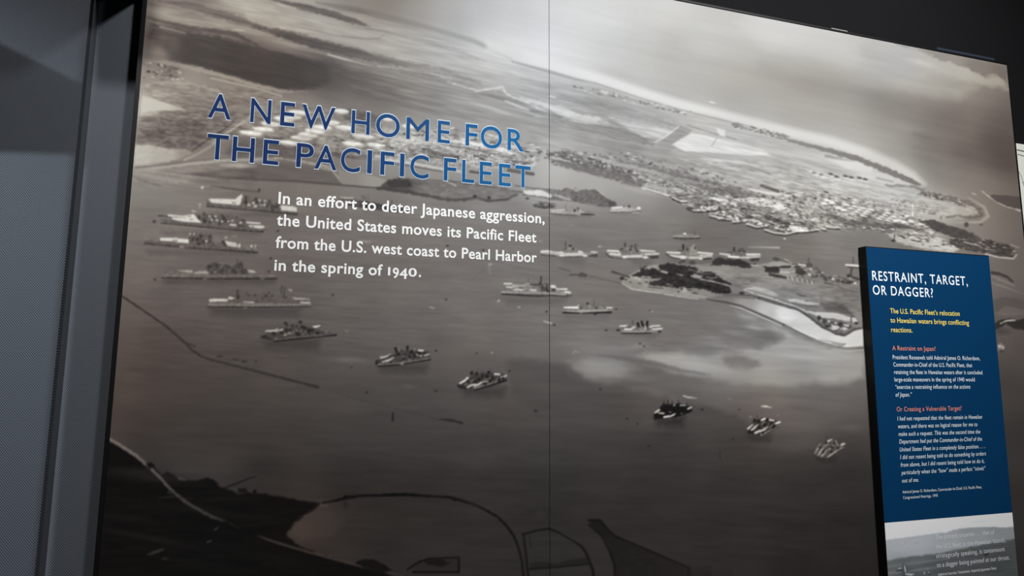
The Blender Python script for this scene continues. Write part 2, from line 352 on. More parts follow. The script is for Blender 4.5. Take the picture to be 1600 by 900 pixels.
    S([(835,182,2,205),(870,184,3,210),(905,192,3,205)],soft=2,a=.6,rough=1)
    T([(590,205),(680,200),(770,222),(850,236),(835,262),(760,266),(640,254),(560,246),(590,232)],28,(4,1.6),.13,6,.0,.8)
    T([(380,200),(440,176),(560,176),(610,196),(600,250),(480,244),(400,215)],18,(8,2.4),.1,12)
    T([(216,180),(330,170),(470,180),(400,210),(300,236),(214,232)],15,(8,2.6),.06,8)
    # sandy flats and the strip of water under them
    P([(270,272),(330,268),(400,256),(440,254),(505,262),(528,270),(534,288),(500,287),(400,281),(330,279)],[(330,274,104),(410,268,92),(500,276,96)],5,.85,tex=7,ts=(24,2.5),slope=.1)
    P([(528,268),(560,268),(600,280),(606,284),(590,293),(536,289)],[(540,280,134),(590,284,150)],2,.85)
    S([(500,262,3,170),(520,266,3,178),(530,280,3,180),(536,288,2,150)],soft=2,a=.6,rough=1)
    S([(430,247,4,165),(470,252,4,170),(510,260,4,172),(535,268,3,165)],soft=2.5,a=.75,rough=1)
    S([(400,281,2.6,74),(460,283,2.6,72),(520,288,3,72),(592,294,2.4,74)],soft=1.5,a=.85)
    S([(208,267,3,150),(250,262,4,160),(300,256,4,172),(350,251,4,172),(400,249,4,165),(440,247,3,160)],soft=2,a=.8,rough=.8)
    S([(212,262,2,88),(260,257,1.6,90),(300,251,1.4,95),(360,246,1.4,100)],a=.7)
    S([(345,258,6,175),(375,259,8,178),(400,260,5,160)],soft=4,a=.7)
    S([(206,272,5,148),(250,278,7,150),(290,286,6,150),(325,293,4,150)],soft=4,a=.6,rough=1.5); S([(228,266,3,155),(300,276,4,150),(350,279,3,140)],soft=3,a=.6,rough=1)
    S([(300,272,4,86),(350,278,5,80),(400,280,4,78)],soft=3,a=.7,rough=1); S([(215,280,4,92),(250,290,4,86)],soft=3,a=.7,rough=1); S([(280,286,4,92),(330,295,3,90)],soft=3,a=.6,rough=1)
    S([(330,290,2,82),(375,297,2,78),(405,300,2,76)],soft=1.5,a=.8); B(405,297,2,2.5,60,1)
    N([(205,262),(400,255),(400,300),(300,300),(203,296)],13,(22,3),.12)
    B(316,293,2.4,2,215,1,.8)
    # low island south of the yard
    P([(592,294),(606,280),(640,279),(700,281),(760,287),(815,300),(806,306),(790,312),(760,314),(720,312),(660,304),(620,299)],[(620,288,80),(680,293,116),(760,300,122)],2,1,rough=1,tex=16,ts=(9,2.5),slope=.12)
    P([(606,281),(625,278),(645,283),(640,292),(620,294),(604,291)],58,2.5,.85,rough=2)
    S([(590,294,4,62),(640,301,5,66),(700,312,5,74),(725,312,5,70),(745,308,3,90),(760,314,4,72),(790,312,4,70),(808,304,3,90)],soft=2,a=.85,rough=1)
    S([(694,281,2,170),(712,290,3,175)],a=.8); S([(700,296,4,150),(690,305,6,148)],soft=3,a=.6); S([(700,283,2,80),(760,291,2,82),(815,300,2,85)],a=.7,rough=1)
    B(640,289,3,3,50,1.5,.8); B(742,307,3,3,60,1.5); B(764,309,3,2.5,60,1.5)
    # ---- far coast: surf and land
    P([(760,62),(800,72),(858,90),(900,104),(960,122),(1010,139),(1060,155),(1120,170),(1180,185),(1240,200),(1300,214),(1350,230),(1400,251),(1430,270),(1447,288),(1437,290),(1400,270),(1350,247),(1300,230),(1250,219),(1200,207),(1120,184),(1060,171),(1000,153),(930,130),(900,122),(858,110),(800,92),(760,80)],[(780,78,216),(858,100,226),(960,130,230),(1100,170,232),(1200,195,228),(1300,222,222),(1400,258,210)],9,.85)
    B(1113,160,5,1.2,238,1,.8,.2)
    S([(800,96,7,156),(858,112,5,158),(900,124,4,158),(930,130,3,140)],soft=2.5,a=.8); S([(930,130,1.5,130),(1000,153,1.5,150),(1060,171,2,150),(1130,188,2,150),(1200,206,2,160)],soft=1.5,a=.7)
    K([(895,131),(930,138),(1000,155),(1085,176),(1080,181),(1000,163),(930,147),(895,138)],60,((1.5,4),(.6,1.3)),[120,110,225,228],.25,6)
    S([(815,108,8,172),(900,140,8,170),(1000,168,7,172)],soft=6,a=.5)
    S([(870,146,8,158),(930,162,14,146),(980,175,12,146),(1040,192,7,150),(1056,198,3,140)],soft=7,a=.75,rough=2)
    S([(800,152,6,212),(850,163,8,214),(880,174,11,216),(905,184,12,214),(935,187,6,220),(952,193,3,215)],soft=4,a=.85,rough=1.5)
    S([(860,150,3,214),(868,152,2,210)]); S([(812,166,5,146),(870,182,13,138),(920,199,17,138),(960,208,17,136),(1000,217,13,132),(1018,226,6,128)],soft=5,a=.85,rough=2.5); S([(860,170,4,214),(885,182,9,216),(915,190,7,214),(950,196,3,206)],soft=4,a=.6,rough=2.5); S([(790,158,3,214),(810,166,4,214),(826,172,3,206)],soft=2,a=.7)
    S([(800,182,7,158),(860,196,10,150),(930,212,12,152),(1000,232,10,140)],soft=6,a=.6,rough=1.5)
    P([(950,182),(985,190),(1040,200),(1052,206),(1030,216),(1006,214),(980,200)],[(960,188,200),(1000,200,205),(1030,206,215)],4,.75,rough=1.5,tex=12,ts=(20,2),slope=.25)
    S([(952,188,5,150),(980,204,4,150),(1006,222,4,140)],soft=2,a=.7); S([(1000,202,4,165),(1040,208,4,150)],a=.5,soft=3)
    P([(1046,208),(1062,197),(1082,203),(1062,226),(1046,238),(1024,232)],158,1.5,.9); S([(1024,222,2,225),(1042,212,2.5,228),(1060,198,2,225)],a=.8)
    P([(1050,226),(1062,218),(1080,208),(1110,213),(1150,222),(1190,233),(1204,242),(1170,243),(1110,238),(1070,236)],228,2.5,.95); S([(1112,228,1.5,170),(1120,216,1.5,165)],a=.8)
    S([(1074,196,2,150),(1110,207,2,150),(1150,218,3,160)],a=.7); P([(1118,200),(1134,203),(1132,214),(1124,212)],232,2,.9,rough=1)
    S([(1090,248,3,200),(1120,250,5,212),(1160,254,4,210),(1175,258,3,200)],soft=2.5,a=.8)
    S([(900,228,10,150),(970,240,12,142),(1040,252,8,150)],soft=6,a=.5); 
    S([(1150,195,6,140),(1190,204,6,135),(1230,214,5,140)],soft=2,a=.8,rough=2); K([(1145,192),(1190,201),(1240,217),(1235,222),(1190,209),(1145,200)],50,((1.5,4),(.6,1.4)),[110,100,225,215],.25,9)
    # ---- airfield island beyond the harbour
    N([(800,110),(930,135),(1060,175),(1250,222),(1300,240),(1440,295),(1540,330),(1500,345),(1300,330),(1100,260),(830,225)],17,(26,2.2),.22)
    S([(1150,228,6,205),(1230,240,8,205),(1290,250,8,208),(1330,262,6,210)],soft=5,a=.6); S([(1240,246,5,150),(1290,262,6,148),(1340,278,4,150)],soft=4,a=.5)
    S([(1290,243,4,140),(1320,250,4,150),(1340,250,3,145)],soft=2,a=.7,rough=1); P([(1295,248),(1345,253),(1365,262),(1360,270),(1320,262)],224,5,.7)
    P([(1340,262),(1400,274),(1430,290),(1400,292),(1350,280)],212,6,.6); S([(1370,278,3,140),(1395,284,3,145)],soft=2,a=.6)
    S([(1225,217,4,140),(1262,227,6,128),(1300,236,7,124),(1340,248,8,120),(1375,262,9,118),(1410,277,9,116),(1437,289,5,112)],soft=2,a=.9,rough=1.2)
    S([(1385,290,4,130),(1420,291,4,120),(1445,296,4,120)],soft=2,a=.7,rough=1.5)
    for x,y in [(1273,270),(1283,273),(1298,272),(1307,276),(1321,275),(1330,277),(1343,278),(1352,280)]: B(x,y,4,1.8,80,1.2,.85,.25); B(x+2,y+4,5,1.2,226,1,.8,.2)
    S([(1250,262,2,225),(1300,280,3,228),(1360,292,3,225)],soft=2,a=.6,rough=1)
    N([(1020,250),(1200,250),(1300,270),(1340,360),(1240,365),(1130,330),(1020,300),(920,265)],20,(10,2.5),.25)
    # wooded bank and the yards along it
    P([(850,240),(880,234),(930,246),(990,270),(1010,284),(1000,294),(980,287),(935,275),(900,266),(865,256)],118,3,.85,rough=2,tex=22,ts=(5,2.5),slope=.2)
    K([(830,232),(900,238),(960,255),(1010,280),(1000,292),(935,274),(860,254)],130,((1.5,4.5),(1,2.2)),[85,95,105,80,200,210],.2,21,.75)
    S([(1000,258,8,130),(1060,275,14,122),(1110,292,16,118),(1150,302,14,116),(1180,310,10,120)],soft=6,a=.75,rough=3)
    K([(900,236),(1000,240),(1100,268),(1200,300),(1230,320),(1140,312),(1060,296),(1010,285),(940,258)],260,((1.5,5),(.8,2)),[95,85,105,110,75,205,218,195],.22,22,.75)
    S([(860,246,3,205),(890,252,3,210),(893,256,2,190)],a=.8,rough=.8)
    S([(905,238,5,214),(960,256,6,205),(1000,264,4,210),(1040,278,4,205),(1085,292,4,200),(1130,294,3,205)],soft=2.5,a=.6,rough=2)
    S([(1170,295,3,215),(1200,302,5,222),(1232,306,4,220)],soft=1.5,a=.85); S([(1190,290,5,95),(1216,299,5,90)],soft=1.2,a=.85); S([(1222,299,3,90),(1240,306,4,85)],a=.8)
    P([(1145,312),(1175,308),(1210,312),(1236,326),(1225,330),(1190,322),(1155,314)],[(1160,312,222),(1210,322,214)],2,.9,rough=1,tex=8); K([(1150,310),(1235,320),(1232,328),(1160,316)],12,((1.5,3),(1,1.6)),[80,90],.2,23)
    K([(1060,302),(1140,312),(1240,330),(1290,350),(1240,362),(1190,352),(1120,340),(1060,316)],300,((1.5,5.5),(.6,1.6)),[230,222,215,205,80,70,95,110,60],.22,24,.85)
    S([(1055,303,2,110),(1088,302,4,140),(1055,303,2,110)]); S([(1060,306,2.5,90),(1088,303,2.5,95)]); S([(1064,311,2.5,130),(1108,310,3,135)]); S([(1110,309,3,225),(1134,314,4,225),(1150,321,3,220)],a=.9)
    S([(1140,316,7,100),(1190,328,8,108),(1230,340,7,100)],soft=3,a=.6,rough=2)
    S([(1004,294,3,225),(1025,300,4,228),(1045,306,3,226)],soft=1.5,a=.85); S([(1010,297,1.5,110),(1050,309,1.6,90)],a=.7)
    for q in [[(1051,311),(1064,317),(1074,316)],[(1073,326),(1084,331),(1108,331),(1126,328)],[(1109,339),(1124,343),(1140,341)],[(1122,344),(1150,345)],[(1145,349),(1166,347)],[(1167,352),(1182,357),(1200,355)],[(1195,361),(1209,366),(1227,368),(1246,364)],[(1244,364),(1262,363),(1279,361)],[(1284,359),(1291,361)],[(1292,357),(1312,358)]]:
        S([(a_,b_-2.5,2.6,216) for a_,b_ in q],a=.85,rough=.7); S([(a_,b_+.3,2.4,62) for a_,b_ in q],a=.9)
    B(1078,325,6,2.4,60,1.2,.85,.3); S([(1130,338,3,60),(1148,341,4,75)],a=.8); S([(1197,340,5,70),(1216,345,6,60),(1232,350,5,72)],soft=1.5,a=.85)
    K([(1086,322),(1126,324),(1140,338),(1240,356),(1228,366),(1190,352),(1120,336)],90,((1.2,4),(.7,1.8)),[240,232,225,70,60],.2,25,.9)
    P([(1232,352),(1262,356),(1262,362),(1238,362)],226,2,.85); B(1282,352,5,3,222,1.2); S([(1275,340,2,210),(1282,350,2,90)])
    for i in range(7):
        S([(1210+i*11,326+i*3.0,1.6,205),(1250+i*9,342+i*2.5,1.6,190)],a=.55); S([(1206+i*11,328+i*3.0,1.4,95),(1250+i*9,345+i*2.5,1.4,100)],a=.5)
    T([(850,238),(900,238),(1000,258),(1120,284),(1230,312),(1150,316),(1060,300),(1010,288),(935,275),(860,256)],20,(4,2),.25,6,-.1)
    T([(1000,285),(1100,292),(1240,318),(1300,345),(1290,360),(1240,365),(1190,354),(1110,338),(1060,318)],30,(3.4,1.5),.25,5,.05)
    T([(1230,300),(1330,305),(1440,338),(1480,366),(1430,374),(1370,360),(1280,356),(1230,330)],28,(3.6,1.6),.25,7,.05)
    T([(1060,245),(1200,262),(1330,290),(1440,300),(1530,330),(1500,342),(1340,312),(1200,296),(1080,270)],15,(12,2),.24,8,.05)
    S([(860,248,4,128),(885,256,10,116),(935,268,12,108),(985,282,10,110),(1000,288,5,118)],soft=4,a=.7,rough=2)
    S([(930,246,4,125),(980,258,12,112),(1040,272,15,112),(1100,288,17,110),(1150,300,14,112),(1190,308,8,120)],soft=5,a=.55,rough=3)
    S([(900,238,3,190),(950,252,6,196),(1010,266,5,200),(1060,280,5,196),(1120,292,4,196)],soft=3,a=.5,rough=2); S([(1005,290,3,205),(1050,297,7,212),(1090,304,5,205)],soft=3,a=.5,rough=1.5)
    S([(1000,246,4,150),(1070,256,6,142),(1150,270,5,146),(1200,280,4,150)],soft=4,a=.5,rough=2); S([(1100,262,3,195),(1180,278,5,205),(1250,294,4,200)],soft=3,a=.45,rough=1.5)
    # town and housing on the island
    K([(1215,300),(1300,300),(1420,335),(1480,365),(1440,372),(1370,360),(1290,352),(1230,335)],300,((1.5,5),(.8,2)),[85,95,105,75,210,220,228],.25,26,.8)
    S([(1280,332,5,90),(1330,348,8,85),(1380,352,8,82),(1430,356,6,84)],soft=3,a=.65,rough=2.5); S([(1400,350,6,80),(1432,358,5,85)],soft=2,a=.7,rough=1)
    for i in range(6):
        for j in range(4):
            x=1322+i*13+j*9; y=320+i*2.6+j*5.6
            if (i+j)%5!=4: B(x,y,5.2,1.8,238,1.1,.9,.2); B(x+1,y+2.6,5,1,90,1,.7,.2)
    for x,y in [(1292,313),(1300,317),(1310,325),(1318,328),(1288,318),(1418,338),(1424,346),(1440,350),(1448,353),(1456,354),(1464,356),(1476,360),(1400,345),(1412,347)]: B(x,y,5,2.4,240,1.1,.95,.2); B(x+1,y+3,4,1.2,95,1,.7)
    S([(1426,321,2.6,242),(1426,338,2.6,238)]); B(1423,340,6,2,140,1,.8); S([(1308,285,1.2,215),(1307,318,1.2,205)],a=.5); S([(1301,290,1.2,215),(1300,305,1.2,205)],a=.5)
    K([(1340,308),(1430,312),(1500,335),(1440,335),(1360,322)],110,((1.2,3.5),(.7,1.4)),[110,120,130,225],.22,27,.7)
    K([(1430,296),(1500,310),(1532,326),(1520,330),(1470,312),(1430,304)],110,((1.5,3.6),(.8,1.7)),[90,100,85,200],.25,28,.85)
    P([(1490,322),(1520,322),(1532,334),(1500,339),(1470,334)],196,4,.6,rough=1.5); 
    S([(1440,301,4,112),(1470,304,4,110),(1496,311,4,108),(1516,318,4,104),(1530,328,5,95),(1532,336,5,95),(1520,340,4,100),(1490,338,3,112),(1470,340,3,112)],soft=2,a=.75,rough=2)
    S([(1512,308,3,170),(1538,324,4,175),(1544,338,5,176),(1532,347,4,172),(1500,348,3,165),(1470,345,3,165)],soft=3,a=.7)
    P([(1436,346),(1460,343),(1480,351),(1506,359),(1528,368),(1536,378),(1516,376),(1490,372),(1462,360)],76,2.5,.95,rough=1.5,tex=12,ts=(5,3),slope=.25)
    P([(1384,364),(1420,368),(1470,372),(1500,388),(1490,394),(1440,388),(1400,378)],[(1400,370,196),(1450,378,205),(1480,388,210)],3,.85,rough=1.5,tex=16,ts=(8,2),slope=.2)
    K([(1384,362),(1430,368),(1480,372),(1500,390),(1440,384)],80,((1.5,5),(.8,1.6)),[232,226,85,75,100],.2,29,.85)
    P([(1482,372),(1505,374),(1540,374),(1560,378),(1578,383),(1588,396),(1586,403),(1566,401),(1546,396),(1520,393),(1496,387),(1484,380)],78,2,1,rough=2,tex=22,ts=(4,2.5),slope=.2)
    K([(1482,372),(1540,374),(1584,386),(1588,402),(1546,396),(1496,387)],70,((1.5,4),(.8,1.6)),[62,70,55,150,190],.2,30,.8)
    S([(1540,397,2,205),(1560,402,2,200),(1584,404,3,190),(1588,398,3,180)],a=.85); S([(1578,382,2,170),(1592,387,2,160)],a=.7); S([(1506,378,2,200),(1530,384,2,190)],a=.7); B(1510,351,3.5,4,78,1.5); B(1533,351,3,1.5,90,1.2)
    S([(1375,364,2,110),(1394,361,3,112),(1408,362,2.5,150),(1416,368,2,170)],a=.8); S([(1398,366,1.6,70),(1397,374,1.6,65)]); B(1396,376,3.5,2,60,1.2)
    P([(1545,306),(1552,304),(1592,307),(1600,310),(1600,330),(1594,327),(1580,325),(1566,320),(1556,314)],86,1.5,.95,rough=.6); S([(1534,298,1.5,170),(1546,308,2,190),(1556,315,2,180),(1572,323,1.5,170),(1594,329,3,190)],a=.85,rough=.7)
    B(1522,303,4,1.2,180,1,.8,.4)
    # ---- wooded point in the middle channel
    P([(818,295),(840,294),(877,298),(887,293),(899,299),(908,297),(929,295),(937,302),(949,309),(965,321),(950,324),(933,322),(905,317),(884,313),(858,312),(835,308),(818,306)],[(830,300,150),(870,306,122),(920,308,110),(955,318,96)],2,1,rough=1,tex=18,ts=(4,2.5))
    K([(860,300),(890,293),(930,296),(960,318),(940,322),(900,315)],80,((1.2,3.2),(1,2)),[88,98,120,130,80],.1,31,.7)
    P([(818,297),(845,297),(864,306),(858,309),(835,306),(820,303)],222,1.5,.9,rough=1,tex=10,ts=(3,2)); S([(817,304,2,90),(850,308,2,95),(880,313,2,100)],a=.7,rough=.8); B(957,318,6,4,78,1.6,.9); B(824,310,3,2,85,1.4)
    S([(868,305,4,195),(890,312,3,190)],soft=2,a=.7,rough=1); S([(805,290,2,80),(830,294,2,90),(860,296,1.5,100)],a=.7)
    S([(935,298,3,200),(950,310,3,196)],soft=2.5,a=.6); F(1000,298,30,4,178,.6,.2)
    # ---- near island with dark woods
    P([(971,442),(973,436),(982,430),(1000,421),(1010,415),(1040,411),(1080,414),(1110,412),(1180,414),(1215,408),(1228,404),(1240,411),(1262,414),(1280,420),(1295,432),(1349,440),(1349,520),(1325,506),(1300,492),(1262,480),(1232,470),(1200,466),(1180,464),(1140,462),(1108,465),(1080,466),(1045,459),(1013,457),(987,452)],[(985,442,150),(1050,452,140),(1120,420,140),(1180,430,128),(1250,450,128),(1320,460,120),(1340,500,130),(1150,455,120),(1220,416,150)],1.6,1,rough=.6,tex=9,ts=(18,2.5),slope=.08)
    P([(985,431),(992,427),(999,425),(1001,418),(1010,415),(1014,421),(1021,417),(1031,424),(1029,414),(1045,410.5),(1056,413),(1066,414),(1085,417),(1092,421),(1089,425),(1098,424),(1112,425),(1125,433),(1138,441),(1144,445),(1140,447.5),(1143,457),(1138,460.5),(1115,457),(1098,452),(1076,450),(1056,450),(1035,448),(1014,445),(1013,440),(1031,438),(1010,434)],[(1000,425,52),(1060,430,48),(1120,450,42)],1.6,1,rough=1.4,rs=3,tex=9,ts=(4,2))
    for q in ([(1008,419,2.4,160),(1014,417,3,170),(1019,416,2.4,160),(1030,421,2,150)],[(992,434,2.6,190),(1000,437,2.6,185)],[(984,433,1.6,170),(993,436,1.6,165)],[(1034,424,3,175),(1042,426,3,185)],[(1057,428,2,160),(1066,430,2.4,170)],[(1080,431,3.2,165),(1092,434,3.2,180)],[(1084,429,2,190),(1096,433,2.6,190)],[(1094,436,2,170),(1115,440,2.6,180),(1141,446.5,2,180)],[(1113,427,2,120),(1101,428,2,150),(1096,431,1.6,160)],[(1120,433,3,185),(1112,435,2,170),(1104,433,1.6,160)],[(1017,437,2.2,155),(1032,436,2,150)],[(1004,432,2,160),(1016,433,2,150)],[(1076,421,2,110),(1090,424,1.6,150),(1096,422,1.6,140)],[(1043,444,4,110),(1050,446,4,100)],[(1088,426,1.6,120),(1100,427,1.6,130)]): S(q,soft=1.3,a=.85,rough=.5)
    P([(1098,426),(1112,425),(1128,436),(1142,446),(1118,440),(1098,430)],46,1.5,.5,rough=1)
    P([(972,442),(982,438),(1010,441),(1014,447),(1035,449),(1056,455),(1064,451),(1078,457),(1108,465),(1106,467),(1080,466),(1045,459),(1013,456),(987,451)],[(985,443,140),(1020,452,150),(1080,462,150)],1.5,.9,rough=.5,tex=12,ts=(5,2),slope=.15)
    S([(972,443,1.5,170),(987,451.5,1.6,190),(1013,455.5,1.6,188),(1048,461,1.6,190),(1078,466,1.8,185),(1090,467,1.5,170)],soft=1.2,a=.85,rough=.5); S([(1013,448,1.6,60),(1036,451,1.4,70)],a=.8)
    P([(1062,448),(1070,449),(1076,454),(1070,458),(1064,455)],175,1.3,.85,rough=.6); for_dark=[(1065,451,2,3),(1060,456,1.6,1.6),(1077,453,4,1.2),(1086,458,5,1.4),(985,441,2.4,1),(978,437,2,1.6),(1000,443,3,1),(1010,441,3,1.2)]
    for x,y,rx,ry in for_dark: B(x,y,rx,ry,58,1,.8,.15)
    S([(957,424.6,4,70),(970,429,3,78),(983,433,3,72)],soft=1.2); B(972,435,3.6,2.6,46,1.4)
    S([(873,418.5,1.4,84),(890,423.6,2,80)],a=.8); S([(921,431,1.6,88),(945,437,1.3,92),(970,443,1.6,80)],a=.75)
    B(1067,408,4,2.6,58,1.6); B(1082,410,5,3,60,1.6); B(1062,410.5,2,1.6,60,1.2); S([(1094,415,3,110),(1110,414,3,130)],a=.6,rough=1)
    P([(1110,415),(1115,405.4),(1124,402),(1132,404.5),(1157,405.5),(1173,413),(1175,418.5),(1164,419.5),(1152,416),(1132,414)],50,1.6,1,rough=1.2,rs=3,tex=7); S([(1172,414,2,190),(1184,415,3,185),(1190,418,2,150)],a=.8,rough=.8); B(1179,412.5,2.5,1.5,70,1)
    P([(1194,417),(1208,416),(1235,415),(1235,418.7),(1219,419.5),(1217,426.7),(1205,426.5),(1196,424)],54,1.5,1,rough=1); B(1213,405,6,3,72,1.4,.9,.25); S([(1220,406,2.6,80),(1236,412,2.4,90),(1242,416,2,100)],a=.85,rough=.8)
    S([(1203,429,5,66),(1214,431.5,6,62),(1228,434,4,66)],soft=1.4); S([(1220,425,3,185),(1232,426,3,190)],a=.8,rough=.6); S([(1204,432.5,1.2,150),(1226,436.5,1.2,150)],a=.6)
    K([(1236,410),(1272,412),(1292,434),(1240,432)],75,((1.3,3.6),(1,1.8)),[70,62,85,185,170,120],.15,32,.85)
    S([(1248,413,2.4,205),(1260,415,2.4,205)]); P([(1259,413),(1264,408.5),(1270,413),(1270,418),(1260,418)],85,1.2,.95); S([(1263.5,403,1.4,70),(1263.5,408,2,80)]); P([(1243,416),(1252,418),(1262,428),(1250,430),(1243,426)],58,1.5,.9,rough=1)
    S([(1276,420,4,92),(1284,430,6,76),(1291,437,5,70)],soft=2,a=.85,rough=1.4)
    B(1310,439,4,2.4,64,1.4); S([(1316,440,4,62),(1331,442,5,60)],soft=1.4); B(1297,434,3,2.4,80,1.4); K([(1290,428),(1346,438),(1346,446),(1300,442)],30,((1.5,3),(.9,1.6)),[90,75,150,175],.1,33,.8)
    for x,y in [(1231,434),(1238.5,435.5),(1246,437),(1254,438.5),(1261.5,440),(1269,441.5)]: S([(x-.8,y-2,1.8,205),(x+.6,y+2.4,1.8,190)],a=.85); S([(x+1.5,y-2,1.2,95),(x+3,y+2,1.2,95)],a=.7)
    for x,y in [(1265,429),(1301.5,436),(1336,442.5)]: B(x,y,2.2,2,205,1)
    S([(1288,442,2,88),(1302,444.5,2,84)],a=.8,rough=.6); S([(1305,446,1.2,85),(1320,452,1.2,90)],a=.7,rough=.8)
    S([(1150,433,4,105),(1180,437,7,98),(1204,441,5,104)],soft=5,a=.7,rough=2); S([(1190,445,6,112),(1230,451,5,106)],soft=5,a=.6,rough=1.5); F(1215,438,22,4,150,.6,.1)
    P([(1163,451),(1178,448),(1196,451),(1208,455),(1216,463),(1206,462),(1190,457)],[(1170,452,190),(1200,456,178)],2.5,.9,tex=6); P([(1281,466),(1295,470),(1317,476),(1337,495),(1326,496),(1291,487),(1284,478)],92,4,.75,rough=1.5); S([(1283,465,1.6,74),(1300,474,1.8,78),(1325,486,2,74),(1334,495,2,70)],a=.7,soft=2)
    S([(1244,459,2,84),(1258,463,4,82)],soft=1.6,a=.8,rough=1); S([(1282,463,1.4,105),(1320,456,1.2,110),(1345,452,1.2,115)],a=.6); S([(1228,469,4,200),(1245,470,6,205),(1262,474,5,200),(1278,475,4,190)],soft=2.5,a=.85,rough=1.5); S([(1240,474,3,105),(1266,479,4,95),(1276,480,3,100)],soft=1.6,a=.8,rough=1)
    F(1290,468,10,4,160,.5); F(1306,490,12,2.5,185,.6,.1)
    P([(1261,486),(1280,488),(1301,489),(1338,497),(1340,504),(1318,501),(1296,497),(1277,495)],205,1.6,.9,rough=.8)
    S([(1163,453,2,195),(1190,462,2,200),(1215,470,3,205),(1240,478,3,195),(1262,488,3,195)],a=.8,soft=1.5,rough=.8)
    # lagoon, causeway and beach
    P([(1128,468),(1150,466),(1180,468),(1215,477),(1245,485),(1264,496),(1284,512),(1307,523),(1320,526),(1336,516),(1349,514),(1349,541),(1320,543),(1281,532),(1254,521),(1226,506),(1190,490),(1160,477)],[(1135,470,122),(1165,476,150),(1200,488,182),(1226,492,212),(1250,498,202),(1242,508,196),(1290,520,206),(1310,535,218),(1345,530,212)],2,1)
    P([(1212,485),(1232,486),(1248,494),(1236,502),(1222,500)],224,5,.5)
    S([(1108,465,3,130),(1140,461,3,92),(1160,461,3,84),(1174,462,3,82),(1190,466,4,92),(1215,474,5,90),(1228,478,4,84),(1246,483,4,72),(1265,495,3.4,78),(1284,510,4,70),(1296,516,3,80),(1308,522,3,72),(1319,524,3.4,68),(1327,520,3,80),(1336,514,3,76),(1349,512,3,86)],soft=1.4,a=.9,rough=.8)
    S([(1180,467,1.6,190),(1215,478,1.6,200),(1245,487,1.6,205),(1284,514,1.6,205)],a=.7)
    B(1159,458,4,2.4,52,1.3); B(1186,466,2.2,1.6,60,1); 
    S([(1104,467,2,80),(1117,470,3,78),(1133,472,3.4,74),(1156,478,3.6,82),(1183,489,3.4,86),(1210,501,3,90),(1226,508.5,3,84),(1240,515,2,100),(1254,522,2.4,92),(1268,528,2,110),(1281,534,2.2,104),(1308,542,3,96),(1326,545,2.6,110),(1350,543.5,2.6,112)],soft=1.2,a=.95)
    S([(1140,476.5,1.4,150),(1158,481.5,2,195),(1183,492.5,2,200),(1205,502,2,200),(1222,509.5,2,210)],a=.9); S([(1240,512,3,215),(1281,531,4,222),(1308,540,2,215)],a=.7,soft=2); S([(1300,546,2,190),(1326,548.5,2,200),(1349,547,2,196)],a=.8)
    S([(1280,531,2,150),(1300,534,2,120),(1320,538,2,110)],a=.6); S([(1300,536,1.5,100),(1316,540,2,90),(1321,537,1.5,100)],a=.7); B(1224,508,2.4,2,60,1)
    P([(1276,494),(1288,500),(1300,502),(1318,502),(1330,510),(1326,518),(1318,522),(1300,517),(1286,508)],110,2,.85,rough=1.5,tex=20,ts=(4,2.5)); K([(1276,493),(1290,500),(1330,506),(1330,514),(1316,521),(1290,510)],60,((1.3,3.4),(1,2.2)),[58,66,74,210,200],.1,34,.85)
    B(1280,497,3,4,60,1.4); B(1288,502,3,4,66,1.4); B(1313,507,4,4,58,1.4); B(1338,505,3,2,50,1.2); S([(1330,494,1.6,60),(1330,503,2,60)]); B(1304,513,6,2.4,215,1.2,.85)
    T([(1000,412),(1100,424),(1140,444),(1138,458),(1040,448),(1010,440)],10,(4,1.8),.1,4)
    T([(1110,424),(1200,426),(1345,446),(1345,500),(1290,486),(1210,462),(1150,450)],11,(12,2.4),.08,8)
    # ---- water: cloud light and shade
    P([(888,572),(925,560),(965,562),(990,570),(1000,578),(972,588),(950,594),(915,592),(895,584)],146,18,.6,rough=4,rs=22)
    F(940,578,40,9,152,.35,.08); F(925,568,26,5,146,.4,.15); F(965,586,24,4,140,.4,.1); F(1000,592,30,5,116,.5)
    P([(992,562),(1020,551),(1060,551),(1100,557),(1130,562),(1160,574),(1200,580),(1240,583),(1290,588),(1290,598),(1200,600),(1140,593),(1080,580),(1035,570)],[(1020,558,160),(1060,565,172),(1120,580,158),(1200,592,142),(1270,590,140)],16,.6,rough=4,rs=26)
    P([(1150,486),(1190,498),(1226,512),(1262,528),(1300,543),(1352,548),(1352,592),(1300,598),(1220,602),(1140,597),(1080,586),(1030,572),(1010,560),(1050,553),(1100,556),(1150,548),(1200,540),(1225,528),(1190,514),(1160,500)],[(1180,505,138),(1230,525,166),(1290,550,170),(1340,570,166),(1250,590,148),(1150,588,145),(1060,570,160),(1200,560,160)],12,.85,rough=4,rs=24)
    P([(1118,516),(1150,511),(1195,513),(1222,524),(1214,536),(1185,545),(1160,540),(1130,530)],[(1150,520,112),(1200,528,104)],14,.75,rough=4,rs=16); P([(1130,560),(1150,555),(1185,562),(1190,572),(1165,577),(1140,573)],108,9,.75,rough=3,rs=14)
    F(1215,508,20,3,150,.5,.2); F(1130,540,36,4,140,.6,.15); F(1110,550,24,3,120,.5,.1); F(1180,550,26,3,162,.7,.1); F(1300,573,40,5,140,.4,.05); F(1240,582,50,3,130,.45,.05); F(1320,556,30,4,176,.5,.1); F(1250,556,40,6,176,.5,.05)
    F(960,606,30,7,116,.5,.1); F(1010,612,24,5,110,.4,.1)
    F(1050,560,40,8,172,.4,.1); F(1100,573,50,6,172,.45,.2); F(1020,556,24,4,166,.5,.05); F(1180,590,60,6,150,.4,.08)
